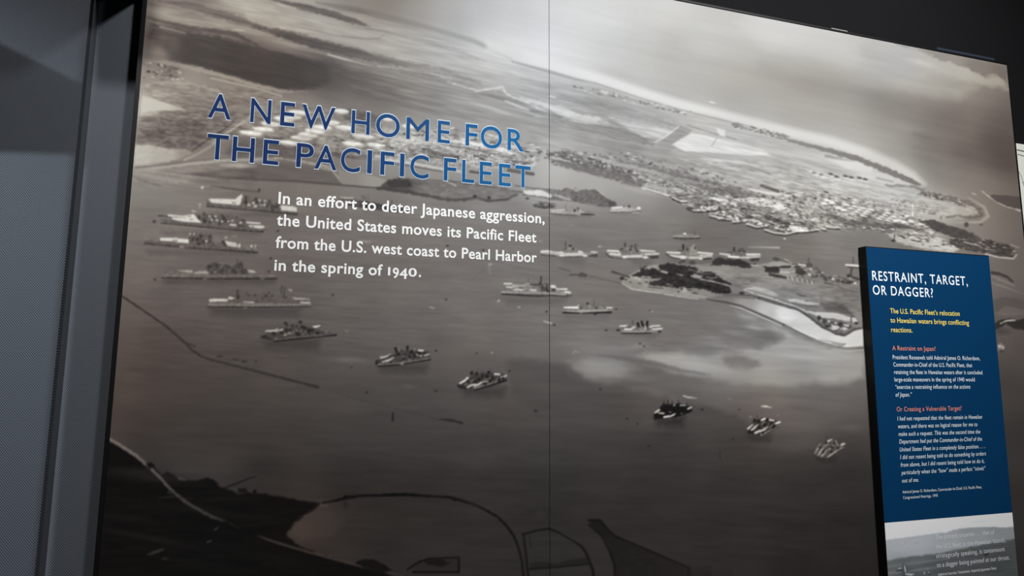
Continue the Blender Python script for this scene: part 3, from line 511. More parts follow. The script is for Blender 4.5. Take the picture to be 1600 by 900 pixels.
    P([(1090,498),(1160,505),(1180,522),(1140,540),(1110,532)],104,14,.4,rough=4); F(1150,520,22,4,150,.5,.15); F(1170,495,14,4,170,.45,.2); F(1110,528,24,3.5,138,.6,.15); F(1180,512,16,3.5,176,.6,.2); F(1130,490,18,3,132,.5)
    S([(915,553,3,110),(960,558,6,100),(1000,564,7,100),(1030,570,7,104),(1060,578,6,106),(1110,586,4,116)],soft=4,a=.8,rough=1)
    F(1290,630,50,10,104,.5,.1); F(1310,650,34,5,84,.5,.1); F(1260,640,30,4,80,.45,.15); F(1250,665,34,6,98,.4,.1); F(1330,668,20,6,100,.4); F(1300,612,60,4,110,.4); F(1240,620,40,4,86,.35,.1); F(935,545,50,8,128,.5,.1); F(980,545,26,4,134,.6); F(1000,540,14,4,150,.5); F(900,535,36,6,122,.4); F(1090,600,70,8,104,.5); F(1180,608,60,5,126,.4); F(960,605,30,6,92,.5); F(870,590,26,8,80,.35)
    P([(790,560),(840,562),(890,568),(912,590),(950,602),(1000,610),(1040,622),(1060,640),(1000,660),(850,660),(800,620)],70,9,.55,rough=3,rs=18); P([(1075,630),(1110,636),(1140,646),(1165,656),(1180,680),(1160,720),(1060,720),(1030,690),(1045,660)],58,9,.5,rough=3,rs=14)
    P([(1090,618),(1140,626),(1170,640),(1230,650),(1290,660),(1350,650),(1350,600),(1250,602),(1150,606)],98,16,.35); F(1255,690,40,14,84,.5,-.2); F(1230,660,40,12,96,.4)
    P([(640,580),(700,562),(740,552),(800,562),(800,580),(720,592),(680,596)],84,14,.4); F(560,563,22,4,104,.5,.1); F(540,562,20,4.5,108,.5); F(640,604,10,3,94,.5,.1); F(600,562,12,3,98,.4)
    N([(200,300),(860,320),(1340,370),(1345,560),(1100,560),(860,545),(700,540),(200,600)],6,(34,3),.05,20)
    N([(190,560),(1345,560),(1345,895),(500,895),(180,700)],3.2,(50,6),.03,20); N([(1340,590),(1100,590),(850,480),(1300,500)],5,(45,4),.1,20)
    N([(560,0),(860,100),(1250,200),(1580,300),(1560,110),(1050,5)],3.5,(80,7),.22,20)
    # ---- booms, buoys, boats and wakes
    S([(191,463,3,44),(225,486,3,42),(260,510,3,42),(285,532,3,44),(300,547,3,44),(313,556,3.4,44),(325,561,3,46),(360,570,3,46),(400,580,3.4,44),(450,593,3.6,44),(497,605,4,42)],soft=1.4,a=.9,rough=.5)
    S([(287,535,2,50),(299,538,2,52)]); S([(296,540,2,62),(305,541,2.4,48)]); S([(340,557,2.4,46),(348,557,2,50)]); S([(365,561,2.4,48),(372,562,2,52)]); S([(379,565,3,42),(386,565,2,46)])
    S([(520,612,1,58),(580,630,1.4,58),(640,644,1.4,56),(688,656,2,50)],a=.55,rough=1); S([(688,655,3,44),(705,657,4,40),(722,661,4,42)],rough=.6); S([(614,645,2.6,36),(613.5,657,3.6,34)]); B(573,613,1.6,1.6,30,1); 
    for x,y,r in [(549,574,1.3),(681,548,1.6),(681,611,1.8),(573,613,1.6),(520,461,1.5),(837,642,2.2),(938,608,1.6),(980,654,1.6),(996,662,1.4),(1097,640,2),(1014,697,2),(1145,686,1.4),(400,565,1.4),(242,437,1.6),(423,404,1.6),(241,346,2),(434,361,1.5),(454,376,1.5),(699,384,1.6),(755,391,1.5),(854,487,1.5),(866,508,1.5),(947,516,1.5),(963,483,1.3),(796,580,1.6),(1155,640,1.2),(697,468,1.4),(745,552,1.2)]: B(x,y,r*1.3,r,42,1,.85)
    S([(672,480,1.5,170),(678,482,1.5,160)]); S([(768,551,2,160),(772,552,2,90)]); S([(850,502,1.6,165),(861,505,2,200)],rough=.6); S([(1015,485,2,60),(1019,487,1.6,180)]); S([(1068,618,2,175),(1076,621,2,185),(1088,622,1.4,150)],rough=.6); S([(1190,635,2,160),(1198,635,2.4,215),(1205,637,2,150)],rough=.5)
    S([(540,517,1.5,125),(544,518,1.5,120)]); B(779,470,1.4,1.4,200,1); B(811,480,2.4,1.2,165,1); B(893,398-46,2,1,160,1,.5); S([(560,376,2,150),(575,378,2.4,165),(580,377,1.5,140)],a=.7); B(937,385,2.4,1.4,185,1,.8); B(844,377,3,1,160,1,.6,.3)
    S([(1170,386,2,150),(1200,386.5,2.6,180),(1217,387,3,190)],soft=1.6,a=.7); B(1226,373,2,1.2,220,1,.9,.6); B(766,413,3,1.5,190,1,.6); S([(764,414,2,150),(766,428,3,130)],soft=2,a=.6); S([(757,420,1.2,96),(735,440,1.2,98)],a=.6); S([(770,408,1.2,96),(840,424,1.2,100)],a=.6)
    S([(1125,704,1.6,40),(1125,718,1.4,42)],a=.8); S([(1090,706,1.2,46),(1125,708,1.2,46)],a=.5); B(1140,627-4,3,1,170,1,.3); B(993,292-12,3,1,215,1,.6); S([(1005,553,2,160),(1010,548,5,140)],soft=3,a=.5); B(1000,537,2,1.6,70,1); B(1006,541,1.6,1.4,60,1); S([(895,553,1.6,160),(898,548,1.6,150),(904,551,1.4,150)],a=.7)
    P([(890,428),(903,428),(909,425),(918,429),(917,433),(906,433),(902,430.5),(890,430.5)],76,1.2,.95)
    # ---- dark shore in the foreground
    P([(168,684),(185,695),(210,712),(224,721),(240,727),(252,740),(262,738),(280,748),(300,751),(325,745),(345,760),(352,764),(366,766),(372,771),(400,771),(425,773),(460,780),(500,786),(490,797),(470,810),(457,821),(449,835),(462,850),(500,866),(560,884),(600,895),(640,912),(640,1000),(100,1000),(140,700)],15,2.5,1,rough=1.6,rs=9,tex=3,ts=(30,4))
    F(240,745,60,8,34,.8,.1); F(215,735,40,4,38,.6,.0); F(330,800,90,7,24,.6,.12); F(230,840,70,5,30,.6,.2); F(420,870,80,10,20,.5,.2); F(300,880,60,8,24,.4,.2); F(200,810,50,6,26,.5,.1); F(360,780,50,4,26,.5)
    S([(172,687,5,112),(185,694,5,112),(200,704,4.6,108),(215,714,4.6,104),(225,723,4.6,96),(240,736,4,92),(252,748,4,88),(262,760,4,82),(275,772,4,70),(290,784,5,62),(310,796,4.6,60),(330,807,4,58),(345,812,3.6,52),(356,816,2,34),(374,825,2,30)],soft=2,a=.9,rough=.7)
    S([(403,837,2,40),(415,842,3,56),(440,850,3,62),(480,862,3,62),(520,873,3,60),(560,884,2.6,58),(600,893,2.6,54),(630,900,2,50)],soft=1.8,a=.9)
    P([(236,722),(242,727),(234,733),(228,725)],18,2); S([(281,748,3,80),(290,750,3,66)],rough=.6,a=.8); S([(262,769,2,66),(268,771,2.6,60)],rough=.8,a=.8); S([(230,866,3,46),(245,862,5,52),(255,858,3,46)],rough=1,a=.8); S([(324,847,2,60),(330,845,2,50)]); S([(335,828,2,56),(341,824,2,44)]); B(258,873,5,2,36,2); S([(250,778,2,40),(272,776,2,44),(300,780,2,32)],a=.7)
    S([(168,742,2,22),(200,735,2,20),(224,734,1.5,22)],a=.8); S([(150,880,3,16),(200,872,2,18)],a=.6); P([(372,763),(384,763),(388,769),(372,770)],20,1.6); B(398,768,3,3,18,1.6)
    S([(352,762,3,28),(378,752,2.6,26),(400,744,2,30)],soft=1.4)
    P([(500,786),(520,782),(545,778),(560,790),(520,840),(470,845),(450,836),(458,821),(472,808),(492,796)],[(470,830,66),(500,805,58),(540,790,48)],10,.5); S([(500,790,2.6,74),(509,788,3,80),(512,793,2,60)],a=.6,rough=.8)
    S([(505,786,3,18),(525,782,4,15),(540,778,5,13),(560,775,4,14),(590,774,4,14),(610,773,5,12),(640,773,4.6,12),(665,775,3.4,15),(703,777,3.4,16),(712,780,4,16),(720,782,4,18),(740,788,3.4,24),(755,795,4,22),(778,808,4,18),(792,822,4,18),(803,838,4,18),(811,858,3.6,20),(816,880,3.6,20),(818,905,4,20)],soft=1.8,rough=.5)
    B(540,777,4,3,12,1.4); B(711,780,4,3,18,1.4); B(739,788,3,2.6,30,1.4); F(540,786,4,8,24,.5)
    P([(555,880),(562,875),(582,874),(600,881),(613,892),(598,895),(570,888)],15,2,.9,rough=.8)
    P([(640,888),(655,877),(665,874),(690,872),(717,871),(717,893),(650,894)],36,2,.8); S([(636,890,2.4,16),(655,878,3,14),(670,873,3,14),(690,872,2.4,18),(717,871,2.6,18),(717,894,3,16),(645,894,3,16)],soft=1.4); P([(660,876),(690,874),(705,880),(690,886),(668,882)],18,2.5,.8,rough=.8)
    S([(817,835,3,20),(838,829,3,20),(858,826,3.4,18),(875,833,3,24),(895,845,3,24),(908,853,3.6,20),(916,864,3.6,18),(921,877,3.6,18),(926,890,4,18),(928,905,4,18)],soft=1.5); S([(818,835,3,22),(821,860,3.6,22),(826,905,4,22)],soft=1.5); S([(827,838,1.6,30),(830,855,1.6,32)])
    S([(828,889,3,18),(870,886,3,22),(920,881,3,18)],soft=1.4); P([(828,880),(840,877),(870,880),(900,873),(918,871),(919,881),(828,888)],30,2,.8,rough=.6); F(845,803,8,5,54,.5)
    P([(919,812),(938,812),(948,826),(960,837),(985,848),(1015,862),(1060,880),(1110,902),(1330,1000),(965,1000),(958,880),(946,846),(930,828)],[(930,818,26),(960,860,30),(1000,880,32),(1060,890,34)],2,1,rough=.8,tex=2.5)
    S([(920,813,4,20),(938,813,4,20),(950,828,3.6,20),(962,838,3.4,18),(990,850,3,22),(1018,862,3.4,20),(1060,880,3,24),(1108,900,3,26)],soft=1.5,a=.9); S([(921,820,5,22),(940,838,3,22),(952,860,3,20),(960,882,4,20),(962,905,4,18)],soft=1.5,a=.85); S([(974,868,3,22),(975,890,4,24)],soft=3,a=.6)
    S([(575,720,1.4,46),(605,714,1.6,48),(640,716,1.4,48),(680,720,1.4,50)],soft=1.4,a=.5); S([(900,738,30,42),(960,745,20,44)],soft=20,a=.3)
    # ---- shore right of the text panel
    S([(1550,426,5,62),(1562,428,4,66),(1575,434,4,60),(1582,440,3,70)],soft=1.6,rough=.8); S([(1552,432,3,130),(1570,440,3,130),(1584,446,3,120)],a=.8,rough=.8); S([(1550,442,3,140),(1580,452,3,120),(1600,460,2,110)],a=.6,rough=.8)
    P([(1550,470),(1566,464),(1590,466),(1600,470),(1600,490),(1550,486)],84,3,.7); P([(1556,490),(1570,478),(1600,484),(1600,492),(1570,494)],112,2,.5)
    P([(1552,506),(1560,501),(1575,498),(1590,500),(1602,497),(1602,516),(1585,514),(1572,506),(1560,514),(1554,516)],46,1.6,.95,rough=1); S([(1563,505,2,170),(1574,501,2.6,185),(1586,500,2,160)],rough=.8); F(1565,518,14,5,60,.6); 
    p.cur = 0
    paint_ships(p)
    M = p.ids > 0                                                     # rigging, boats and deck clutter
    d = vnoise(p.X / 2.3, p.Y / 1.7, 61) + .8 * vnoise(p.X / 1.2, p.Y / 2.6, 62)
    p.g += np.where(M, d * np.where(p.g > 180, 16, np.where(p.g < 45, 8, 28)), 0)
    # fine paper grain
    p.g += 2.2 * vnoise(p.X / 1.7, p.Y / 1.7, 41) * np.clip(p.g / 90, .3, 1.2)

def paint_ships(p):
    P, S, B, F = p.P, p.S, p.B, p.F
    def sh(x0, x1, y, h, g, a=.45):                                   # a ship's mirror image in still water
        P([(x0,y),(x1,y),(x1-4,y+h),(x0+6,y+h*.9)], g, h*.9, a, rough=1.5, rs=5, mark=False)
    ids = []
    def ship(label):
        ids.append(label); p.cur = len(ids)
    ship('moored ship with a white foredeck, topmost of the left row')
    sh(324,462,332,7,84)
    P([(323,312),(331,317),(374,320.7),(402,323.7),(437,328),(464,331),(465,334),(402,328),(350,323.7),(323,322)],94); S([(323,322.5,1.8,58),(350,325,1.8,58),(402,329,2,58),(464,335,2.4,48)]); P([(378,309),(384,304),(392,310),(404,309),(420,316),(438,318),(440,329),(402,324),(376,319)],92,1.6,.85,rough=1.5,rs=3)
    P([(325,311),(330,310.5),(347,311),(368,311),(372.5,306.5),(378,302.5),(379,308),(376,316),(374,321),(332,317)],206,1.2,1,rough=.4); P([(362,316),(368,315),(369,319),(363,318)],110,1,.7)
    for x,y,r in [(389,320,2.6),(396,317,2.6),(399,322,3),(406,313,2),(414,314,2),(413,320,2.4),(408,320,2)]: B(x,y,r,r*.8,190,1,.8)
    for x,y,r in [(384.5,309,2.4),(400,311,2),(401,316,2.4),(409,317,2),(384,316,2.6),(421,315,2.4),(426,325,4),(432,322,3),(418,321,2)]: B(x,y,r,r*1.3,60,1.2,.8)
    S([(436,308,1.6,95),(437,320,1.6,90)]); P([(438,320.5),(455,322),(463.5,324),(464,331),(440,329)],204,1)
    ship('pair of warships with long white foredecks, second of the left row'); sh(252,410,360,8,80)
    S([(248,337,2.4,72),(267,339,3,70)]); P([(250,342),(268,343),(287,346.5),(314,348),(335,350),(386,354),(412,356),(416,359),(411.5,361),(365,358),(320,354),(251,348)],94); S([(251,348.6,1.8,62),(320,355,2,58),(365,359,2,58),(411,362,2.2,48)])
    P([(303,333),(314,334),(345,336),(366,338),(384,344),(388,352),(370,354),(335,349.5),(312,347)],88,1.6,.9,rough=1.4,rs=3)
    P([(262,335),(286,337),(303,334.5),(309,342),(315,348),(287,346.5),(268,342.5),(270,339.5),(288,341),(262,338)],208,1.1); S([(270,338.6,1.2,110),(290,340,1.2,120)],a=.7); B(296,338,3,.8,110,1,.8); B(299,343,3,.8,110,1,.8)
    for x,y,r in [(327.5,338,2),(337,338,2.2),(339,344,2.2),(347,346,1.8),(357,346,1.6),(363,345,2),(376,348,2.4),(331,343,2.6)]: B(x,y,r,r*.85,190,1,.8)
    S([(360,351,3,190),(368,352,3,196)]); S([(372,352.5,2.4,55),(380,353.5,2.4,55)])
    for x,y,r in [(318.5,333.5,2),(347,338,2.6),(349,341,2.6),(311,340,2.4),(320,345,3),(333,341,2),(352,345,2),(369,340,1.6),(380,345,2.4),(328,347,2.4),(343,349,2.6)]: B(x,y,r,r*1.15,58,1.2,.8)
    S([(306,331,1.4,150),(301,330,3,170)],rough=.6); S([(309,320,1.4,140),(313,319,2,190),(312,328,1.2,130)],a=.7); S([(368,334,1.2,95),(368,342,1.2,90)]); P([(384,346.4),(407,348),(407,350),(386,349)],206,1); P([(387.5,351.5),(411,352.5),(414.5,356),(405,357),(391,355)],206,1); B(395,354.5,2.4,1,110,1)
    ship('warship with a flat white foredeck and tall funnels, third of the left row'); sh(227,402,390,10,76)
    P([(225.5,374),(251,376),(296,381),(345,385),(402.5,389),(402.5,394),(350,390),(290,386),(225.5,380)],94); S([(225.5,380.5,2.2,58),(290,387,2,62),(350,391,2.2,54),(402,394.6,2.6,46)]); P([(226,371),(234,373),(250,374),(250,377),(226,375)],112,1.2)
    P([(294,372),(300,366),(330,367),(334,378),(345,380),(346,385),(296,381)],86,1.6,.9,rough=1.6,rs=3); P([(350,377),(360,379),(360,386),(347,385)],72,1.4,.9,rough=1); P([(371,383),(402,385.5),(402,390),(371,387)],110,1.4,.85,rough=.8)
    P([(250,371.5),(270,371.7),(278,372.5),(294.5,374),(295,379.7),(278,378.8),(268,377),(250,376)],210,1); B(274,373,4,2.4,185,1,.9); S([(270,376,1.6,110),(277,376.6,1.6,105)]); P([(351,376.5),(369.5,380),(371,386),(356,384)],205,1.1); B(374,384,1.8,3.4,200,1); S([(357,381,1.2,120),(369,383,1.2,130)],a=.7)
    for x,y,r in [(297,366,1.5),(303,366,1.4),(393,384.5,1.8),(399,384,1.4),(353,371,1.5),(322,377,2)]: B(x,y,r,r,205,1,.8)
    for x,y,rx,ry in [(314,369.5,2,4),(327.5,371,2,4),(308,374,2.4,3),(318,378,3,3),(328,377,2.6,3),(348.5,378.5,2.6,3),(301,374,2.2,3),(311,381,3,2.4)]: B(x,y,rx,ry,56,1.2,.85)
    S([(346,363,1.4,100),(346.5,376,1.4,90)]); S([(282,385.5,3,150),(287,386,2.4,140)],a=.7); S([(363,369,2,140),(370,369,1.6,130)],a=.6)
    ship('grey warship low in the water, fourth of the left row'); sh(254,432,435,10,62)
    P([(253,426.5),(289,430),(331,429),(402,430),(429,429),(432,434),(354,434.4),(255,433.5)],96); S([(254,434.3,2,50),(330,435.6,2.4,46),(432,435.4,2.4,42)]); S([(255,430,1.6,120),(430,431,1.6,120)],a=.6)
    P([(254,424),(275,424),(300,427),(300,430),(254,428)],98,1.2); P([(277,422.3),(300,421.7),(302,425),(321,422.5),(328.5,428),(310,428),(288,425)],150,1.2,1,rough=.4)
    P([(321,419),(326,412),(338,410),(346,416),(356,413),(362,418),(372,410),(380,411),(386,422),(388,428),(330,429)],76,1.6,.95,rough=1.6,rs=3); P([(386,421),(396,422.5),(402,426.5),(389,426)],165,1.1); P([(404,423),(428,424),(430,428),(404,428)],98,1.3,.9,rough=.8)
    for x,y,r in [(328,417.6,4.5),(339,414,3),(352,414,2.2),(358.6,417.6,2.2),(373,414,3.6),(347,423,3),(365,424,4),(378,423,4),(420,424,2)]: B(x,y,r,r*.9,58,1.4,.8)
    for x,y,r in [(331,421,1.8),(345,418,1.4),(357,424,1.6),(383,419,1.6),(336,425,2)]: B(x,y,r,r,118,1.2,.7)
    S([(371,404.6,1.6,72),(370.5,420,1.8,70)]); S([(377,409,1.6,72),(378,422,1.6,72)]); B(320,436,3.4,1.2,120,1,.8); B(410,435.4,3.4,1.2,110,1,.8)
    ship('warship with a low grey hull and twin derrick masts, fifth of the left row'); sh(325,470,480,14,54,.5)
    P([(326,473),(354,473.7),(380,473.7),(464,474.5),(487,473.7),(486,478),(409,479),(325,478.7)],112); S([(325,479.4,2,44),(409,480,2,46),(486,478.8,2,56)])
    P([(386,472),(409,466.4),(423.6,464.7),(446,466.4),(456,471),(464,473.7)],86,1.5,.95,rough=1,rs=3); P([(326,468),(336,467),(357,467),(355,471),(327,471.5)],196,1.1,1,rough=.5); P([(356,464.4),(360,463.4),(368,466.5),(360,468.4),(357,467)],182,1.1); S([(380,471.4,1.6,165),(396,472.6,2.4,170)])
    S([(371,455,4,62),(372.5,471,5,62)],rough=.6); P([(357,469),(377,467),(380,474),(357,474)],86,1.3,.8)
    for x,y,r in [(385.4,458,1.4),(388.7,461.5,1.6),(398.4,461.5,1.6),(412,458,1.6),(420,457.5,1.6),(425,462,1.8),(415.5,462.6,2.8),(446,465,2),(411,467,2)]: B(x,y,r*1.2,r,64,1,.85)
    S([(440.7,447,1.6,58),(439,458,1.6,58)]); S([(445,450,1.8,58),(443,464,2,56)]); S([(451,452,2,120),(455,454,2.6,165)],rough=.5); P([(456,464.5),(480.5,466),(485,468),(483,470),(467,469),(460,468)],[(462,466,150),(482,468,140)],1.1); S([(462,469.6,1.4,72),(483,470.6,1.6,64)]); P([(468,470.8),(485,471.8),(484,474),(470,473.5)],176,1); B(383,481,3.4,1.3,122,1,.8)
    ship('grey warship with dark masts, left of centre in the diagonal line'); sh(410,500,530,16,46,.5)
    P([(407,525),(416,523),(430,527),(430,532),(418,530),(408,528)],40,1.4); P([(416,517),(440,512),(450,509),(470,509),(480,512),(494,514.5),(511,519),(524,520),(525,523),(474,526),(428,531),(417,526)],68,1.5,1,rough=.8,rs=3)
    S([(429,531,2.4,96),(474,526.4,2.6,98),(502,523.8,2.4,96),(524,521,1.8,84)]); S([(429,533,2.4,30),(474,528.6,2.6,28),(502,526,2,34),(525,523.4,3,28)])
    S([(416,517.4,2.4,190),(429,516.8,2.6,192),(434,513.6,1.8,160)]); S([(431,518.4,2.2,170),(437,516,2.2,165),(441,515,2.6,175)],rough=.4); S([(445,523.4,2.4,150),(449,522,2,140),(454,520.4,2.2,150)],rough=.4); P([(488,509.7),(502,508),(497,511),(492,512.2)],216,1)
    for x,y,r in [(446,505,2.3),(448.5,507.5,1.6),(457,508,1.5),(464,508.6,1.4),(469,503.6,2.6),(472,510.5,2.4),(447,516,2.4),(453,515.5,2),(483,517,3.4),(488,515.6,2.4),(496,520.4,2.6),(465,522,3),(428,521,3),(440,520,2.4),(476,512,2.4)]: B(x,y,r*1.2,r,34,1.2,.85)
    for x,y,r in [(463.4,515.4,2.2),(477.5,518,2.2),(470,517,1.8),(510,518,2.2),(503,515,2),(458,519,2.2),(474,522,1.8),(452,512,1.4)]: B(x,y,r,r*.9,112,1.1,.75)
    ship('two warships side by side with black masts, centre of the diagonal line'); sh(590,668,569,14,46,.5)
    P([(590,561),(615,553.5),(628,549),(642,548),(655,547),(671,549),(672,559.5),(629,567),(591,571)],60,1.4,1,rough=.6,rs=3); B(589,566.5,2.6,4,36,1.2); S([(591,570,2.6,108),(624,567.4,2.6,104),(632,565.5,2.4,110),(671,560,2.2,100)]); S([(591,572.4,2.4,30),(624,569.8,2.4,30),(650,565.6,2,32),(672,562,2.4,30)])
    S([(594.5,559,2.4,190),(604,557,2.6,200),(610,553.5,1.8,160)],rough=.4); S([(597.5,565.4,2.4,190),(606.5,563.4,2.4,190),(615,558.7,2,170)],rough=.4); S([(593,556.8,1,150),(600,553,1,110)],a=.5)
    for x,y,r in [(618,545,2.4),(619.5,549,2.4),(623,553,2.4),(627.5,548,1.4),(636.5,543,2.3),(636.5,547,1.6),(643,550,2.8),(634,554,1.6),(648,555,2.4),(640,558,2.2),(630,560,2),(655,553,3)]: B(x,y,r,r*1.15,28,1.2,.9)
    S([(654,547.4,2.8,190),(661,548,2.8,205)]); S([(651,554,2,150),(658,556.4,2.4,165),(659,555,1.6,140)],rough=.4); S([(663.5,555.4,2.2,180),(670,553.4,2.2,175)]); B(630,557,2,2,110,1.2,.8); B(640,561,3,1.2,120,1,.7); B(623,546,1.4,2,125,1,.7); B(648,546,1.6,2,120,1,.7); B(628,568.6,3.4,1.4,140,1,.8)
    ship('four destroyers moored abreast, right of centre in the diagonal line'); sh(720,790,606,14,42,.5)
    P([(717,600),(734,588),(737,584),(760,582),(780,582),(791,586),(791,594),(765,601),(741,609),(731,606.8),(716,605)],62,1.4,1,rough=.6,rs=3); S([(716,602,3,30),(720,605,3,28),(730,607,2,34)]); S([(740.7,606.8,2.4,120),(762,600.7,2.2,104),(791,590.4,2,80)]); S([(741,609.4,2.4,30),(765,603,2.6,28),(791,594,3,26)])
    S([(719,598.4,2.8,215),(726,595,3,218),(731,590.4,2.6,200)],rough=.4); S([(731,605,2.6,195),(735,602,2.6,190),(742,600.7,2.4,185)],rough=.4); S([(742,603,2.4,185),(749,600,2.6,195),(752,597.4,2,180),(762,595.6,2,160)],rough=.4); S([(773,584.4,2.8,205),(780.5,585,2.8,210)]); S([(783,589.6,2,185),(791,587,2.2,205)])
    S([(727,601,2,120),(740,594,2,110)],a=.7); S([(760,591,1.6,150),(763,586,1.6,120)],a=.7); S([(774,598,1.4,150),(778,590,1.4,110)],a=.7); S([(756,595,2,130),(768,590,1.6,130)],a=.6)
    for x,y,r in [(737,582.8,2.6),(744.8,584,2.6),(754,588,2.4),(761,588,2.8),(764,582,2.4),(748,593,2.4),(742,596,2.2),(770,591,2.4),(732,597,2),(766,595,2.4),(780,594,2.4),(758,600,2),(786,591,2)]: B(x,y,r,r*1.15,26,1.2,.9)
    for x,y in [(747,575),(754,577),(766,579)]: S([(x,y,1,60),(x,y+12,1,50)],a=.7)
    ship('white battleship beside the panel seam'); sh(875,915,401,14,92,.5)
    P([(843.6,394),(847,391.5),(862,392.5),(880,394.5),(905,394.5),(933,394),(934,401),(911,399.7),(882,400.5),(862,398),(846,397)],[(850,394,165),(890,397,180),(930,397,130)],1.1); P([(872,391),(884,388),(884,393),(870,394)],112,1.2,.9); P([(884,389),(890,385),(899,387.5),(904,393),(882,394.5)],122,1.3,.95,rough=.8,rs=3)
    S([(846,392.8,2.6,222),(856,392.4,2.6,226),(866,394,2,190),(879,395,3,220)],rough=.3); S([(882,398,2.6,205),(912,397.4,2.6,200)]); S([(924,393.6,2.2,215),(933,394.4,2,205)]); P([(904,391),(910,393),(912,395.6),(903,395)],216,1.1); B(877.5,399.3,4.2,1.4,222,1); B(914.5,399.6,4.2,1.4,222,1)
    S([(846,397.8,2,72),(868,400,2,80)]); S([(884,402,1.8,84),(910,401,1.8,84)]); P([(918,399),(933,396.5),(934,402),(920,401)],70,1.2); S([(883.7,378.5,1.6,80),(883.7,390,1.8,80)]); B(891,384,2,1.7,38,1); B(895.7,389,1.6,2.6,56,1); B(890,388,1.5,2,150,1); S([(898,380,1,110),(898,388,1,110)],a=.7)
    ship('two battleships abreast, left of the wooded island'); sh(985,1020,404,12,90,.5)
    P([(946.5,391.4),(966,391),(976,394),(994,394.7),(1028,394.5),(1029,402),(1018,404.4),(977,403.6),(951,400.4),(946.5,396)],[(955,395,130),(990,400,160),(1025,398,130)],1.1); P([(966,390),(972,387.5),(980,386),(990,384.5),(997,384),(1001,391),(1001,397),(972,398)],112,1.3,.95,rough=1,rs=3)
    S([(949.5,391.6,2.6,226),(966,392.6,2.8,226)]); S([(953,396.5,3,214),(967,398,3.4,216)]); S([(966,392.6,2,214),(970,398.6,2,210)]); B(976,401.4,3.4,2,224,1); S([(980,400.6,2.4,216),(1003,400,2.6,212)]); B(1008.5,402.2,3.6,1.8,226,1); S([(1001.5,391.4,2.6,222),(1023,393,2.4,214)]); S([(1009,397.2,2.6,212),(1029,396.4,2.4,210)])
    P([(1013,400.4),(1029,398.8),(1029,403.6),(1016,404.4)],66,1.2); S([(947,396.6,2.4,64),(954,402,2.2,72),(972,404,2,84)]); S([(980,404.6,1.8,82),(1004,404.4,1.8,84)])
    for x,y,rx,ry in [(976.6,382.5,1.6,4),(987,385,1.8,1.8),(993,382.5,1.7,1.7),(992,387,1.7,2.6),(995,391.6,2,2.6),(971,389.2,3,1.2),(985,390,2,2.4)]: B(x,y,rx,ry,62,1.1,.85)
    for x,y in [(989,388),(998,390),(981,389),(987,393)]: B(x,y,1.6,2.2,150,1,.7)
    ship('pair of white battleships with a tripod mast, behind the wooded island'); sh(1046,1112,405,8,96,.4)
    P([(1042,394),(1062,394),(1066,398),(1094,397),(1113,396),(1112.5,405),(1099,406),(1066,404),(1046,401)],[(1050,398,140),(1080,400,150),(1105,400,120)],1.1); P([(1062,391),(1068,388),(1076,387),(1083,381),(1087,388),(1092,393),(1094,400),(1064,400)],120,1.3,.9,rough=.8,rs=3); P([(1082,382),(1085,382),(1091,398),(1076,398)],160,1.2,.7)
    S([(1042.5,394.2,2.6,216),(1062,395,2.8,222)]); S([(1046,399,2.6,205),(1062,401.4,3,210)]); B(1067,402,5.4,2.8,224,1.2); S([(1078,402.8,2.8,200),(1112,401.7,2.6,190)]); S([(1091,394.6,2.8,222),(1113,396.4,2.6,214)]); S([(1094,399,2.2,205),(1112,398.8,2,200)])
    P([(1096,403.4),(1112,401.8),(1112.6,405.4),(1099,406.4)],64,1.2); S([(1041,397,2.4,66),(1050,402.6,2,80),(1062,404.6,2,84)]); S([(1067.6,382.6,2.6,46),(1067.6,389,3,52)]); B(1074,389,1.7,2.6,62,1.1); B(1086,387.6,1.5,2.4,70,1.1); S([(1060,391.6,2,82),(1068,392,2,82)]); B(1095,404.4,3,1.4,214,1)
    ship('pair of white battleships partly behind dark trees'); 
    P([(1125,396),(1140,396),(1143,399),(1166,398.5),(1187,396.5),(1187,405),(1170,405),(1150,403),(1138,402)],[(1130,398,140),(1155,401,150),(1180,400,140)],1.1); P([(1140,394.5),(1147,391),(1150,389),(1161,389),(1166,396),(1167,401),(1142,400)],108,1.3,.95,rough=.8,rs=3)
    S([(1125,396.4,2.6,196),(1139,398,2.8,204)]); S([(1138.5,400.6,3.2,222),(1154,402,3.4,220)]); S([(1167,397.5,3,214),(1187,397.5,2.8,214)]); S([(1158,402.6,2.4,182),(1187,401.4,2.4,192)]); P([(1171,404),(1187,402.4),(1186,408),(1173,408.6)],64,1.2); S([(1147,386.8,2.4,44),(1147,392,2.8,50)]); B(1156,391,1.6,2.6,62,1.1); B(1160,389.6,1.5,3,72,1.1); B(1163,393,1.6,2.4,70,1.1); S([(1136,394.4,1.8,82),(1144,394.6,1.8,80)])
    ship('small low ship with two masts, above the white battleships'); sh(1053,1093,372,3,84,.5)
    P([(1051.5,368),(1060,369),(1078,369),(1094,367.5),(1093,371.5),(1070,371.4),(1053,371)],150,1); S([(1052.5,371.8,1.6,60),(1070,372.6,1.8,56),(1093,372,1.8,52)]); P([(1058,366),(1066,364),(1076,365.5),(1090,367),(1090,369),(1056,369)],132,1.2,.9,rough=.6); B(1070,365.4,2,1.8,226,1); S([(1053.7,361,1.1,120),(1053.7,368,1.1,110)]); S([(1085.4,359.6,1.2,90),(1085.4,368,1.3,86)]); S([(1093,363,1,110),(1093,368,1,110)]); S([(1054,368.2,1.2,190),(1066,368.6,1.2,190)],a=.7)
    ship('cluster of warships crossing the panel seam under the short paragraph'); sh(786,885,463,14,82,.5)
    P([(783.7,454),(790,447),(800,444),(818,444),(843,443.8),(860,444),(870,450),(886,452),(893,458),(895,461),(889,463),(862,460),(840,461),(784.4,458.5)],[(790,454,112),(820,452,118),(860,452,112),(890,457,120)],1.2,1,rough=.5,rs=3)
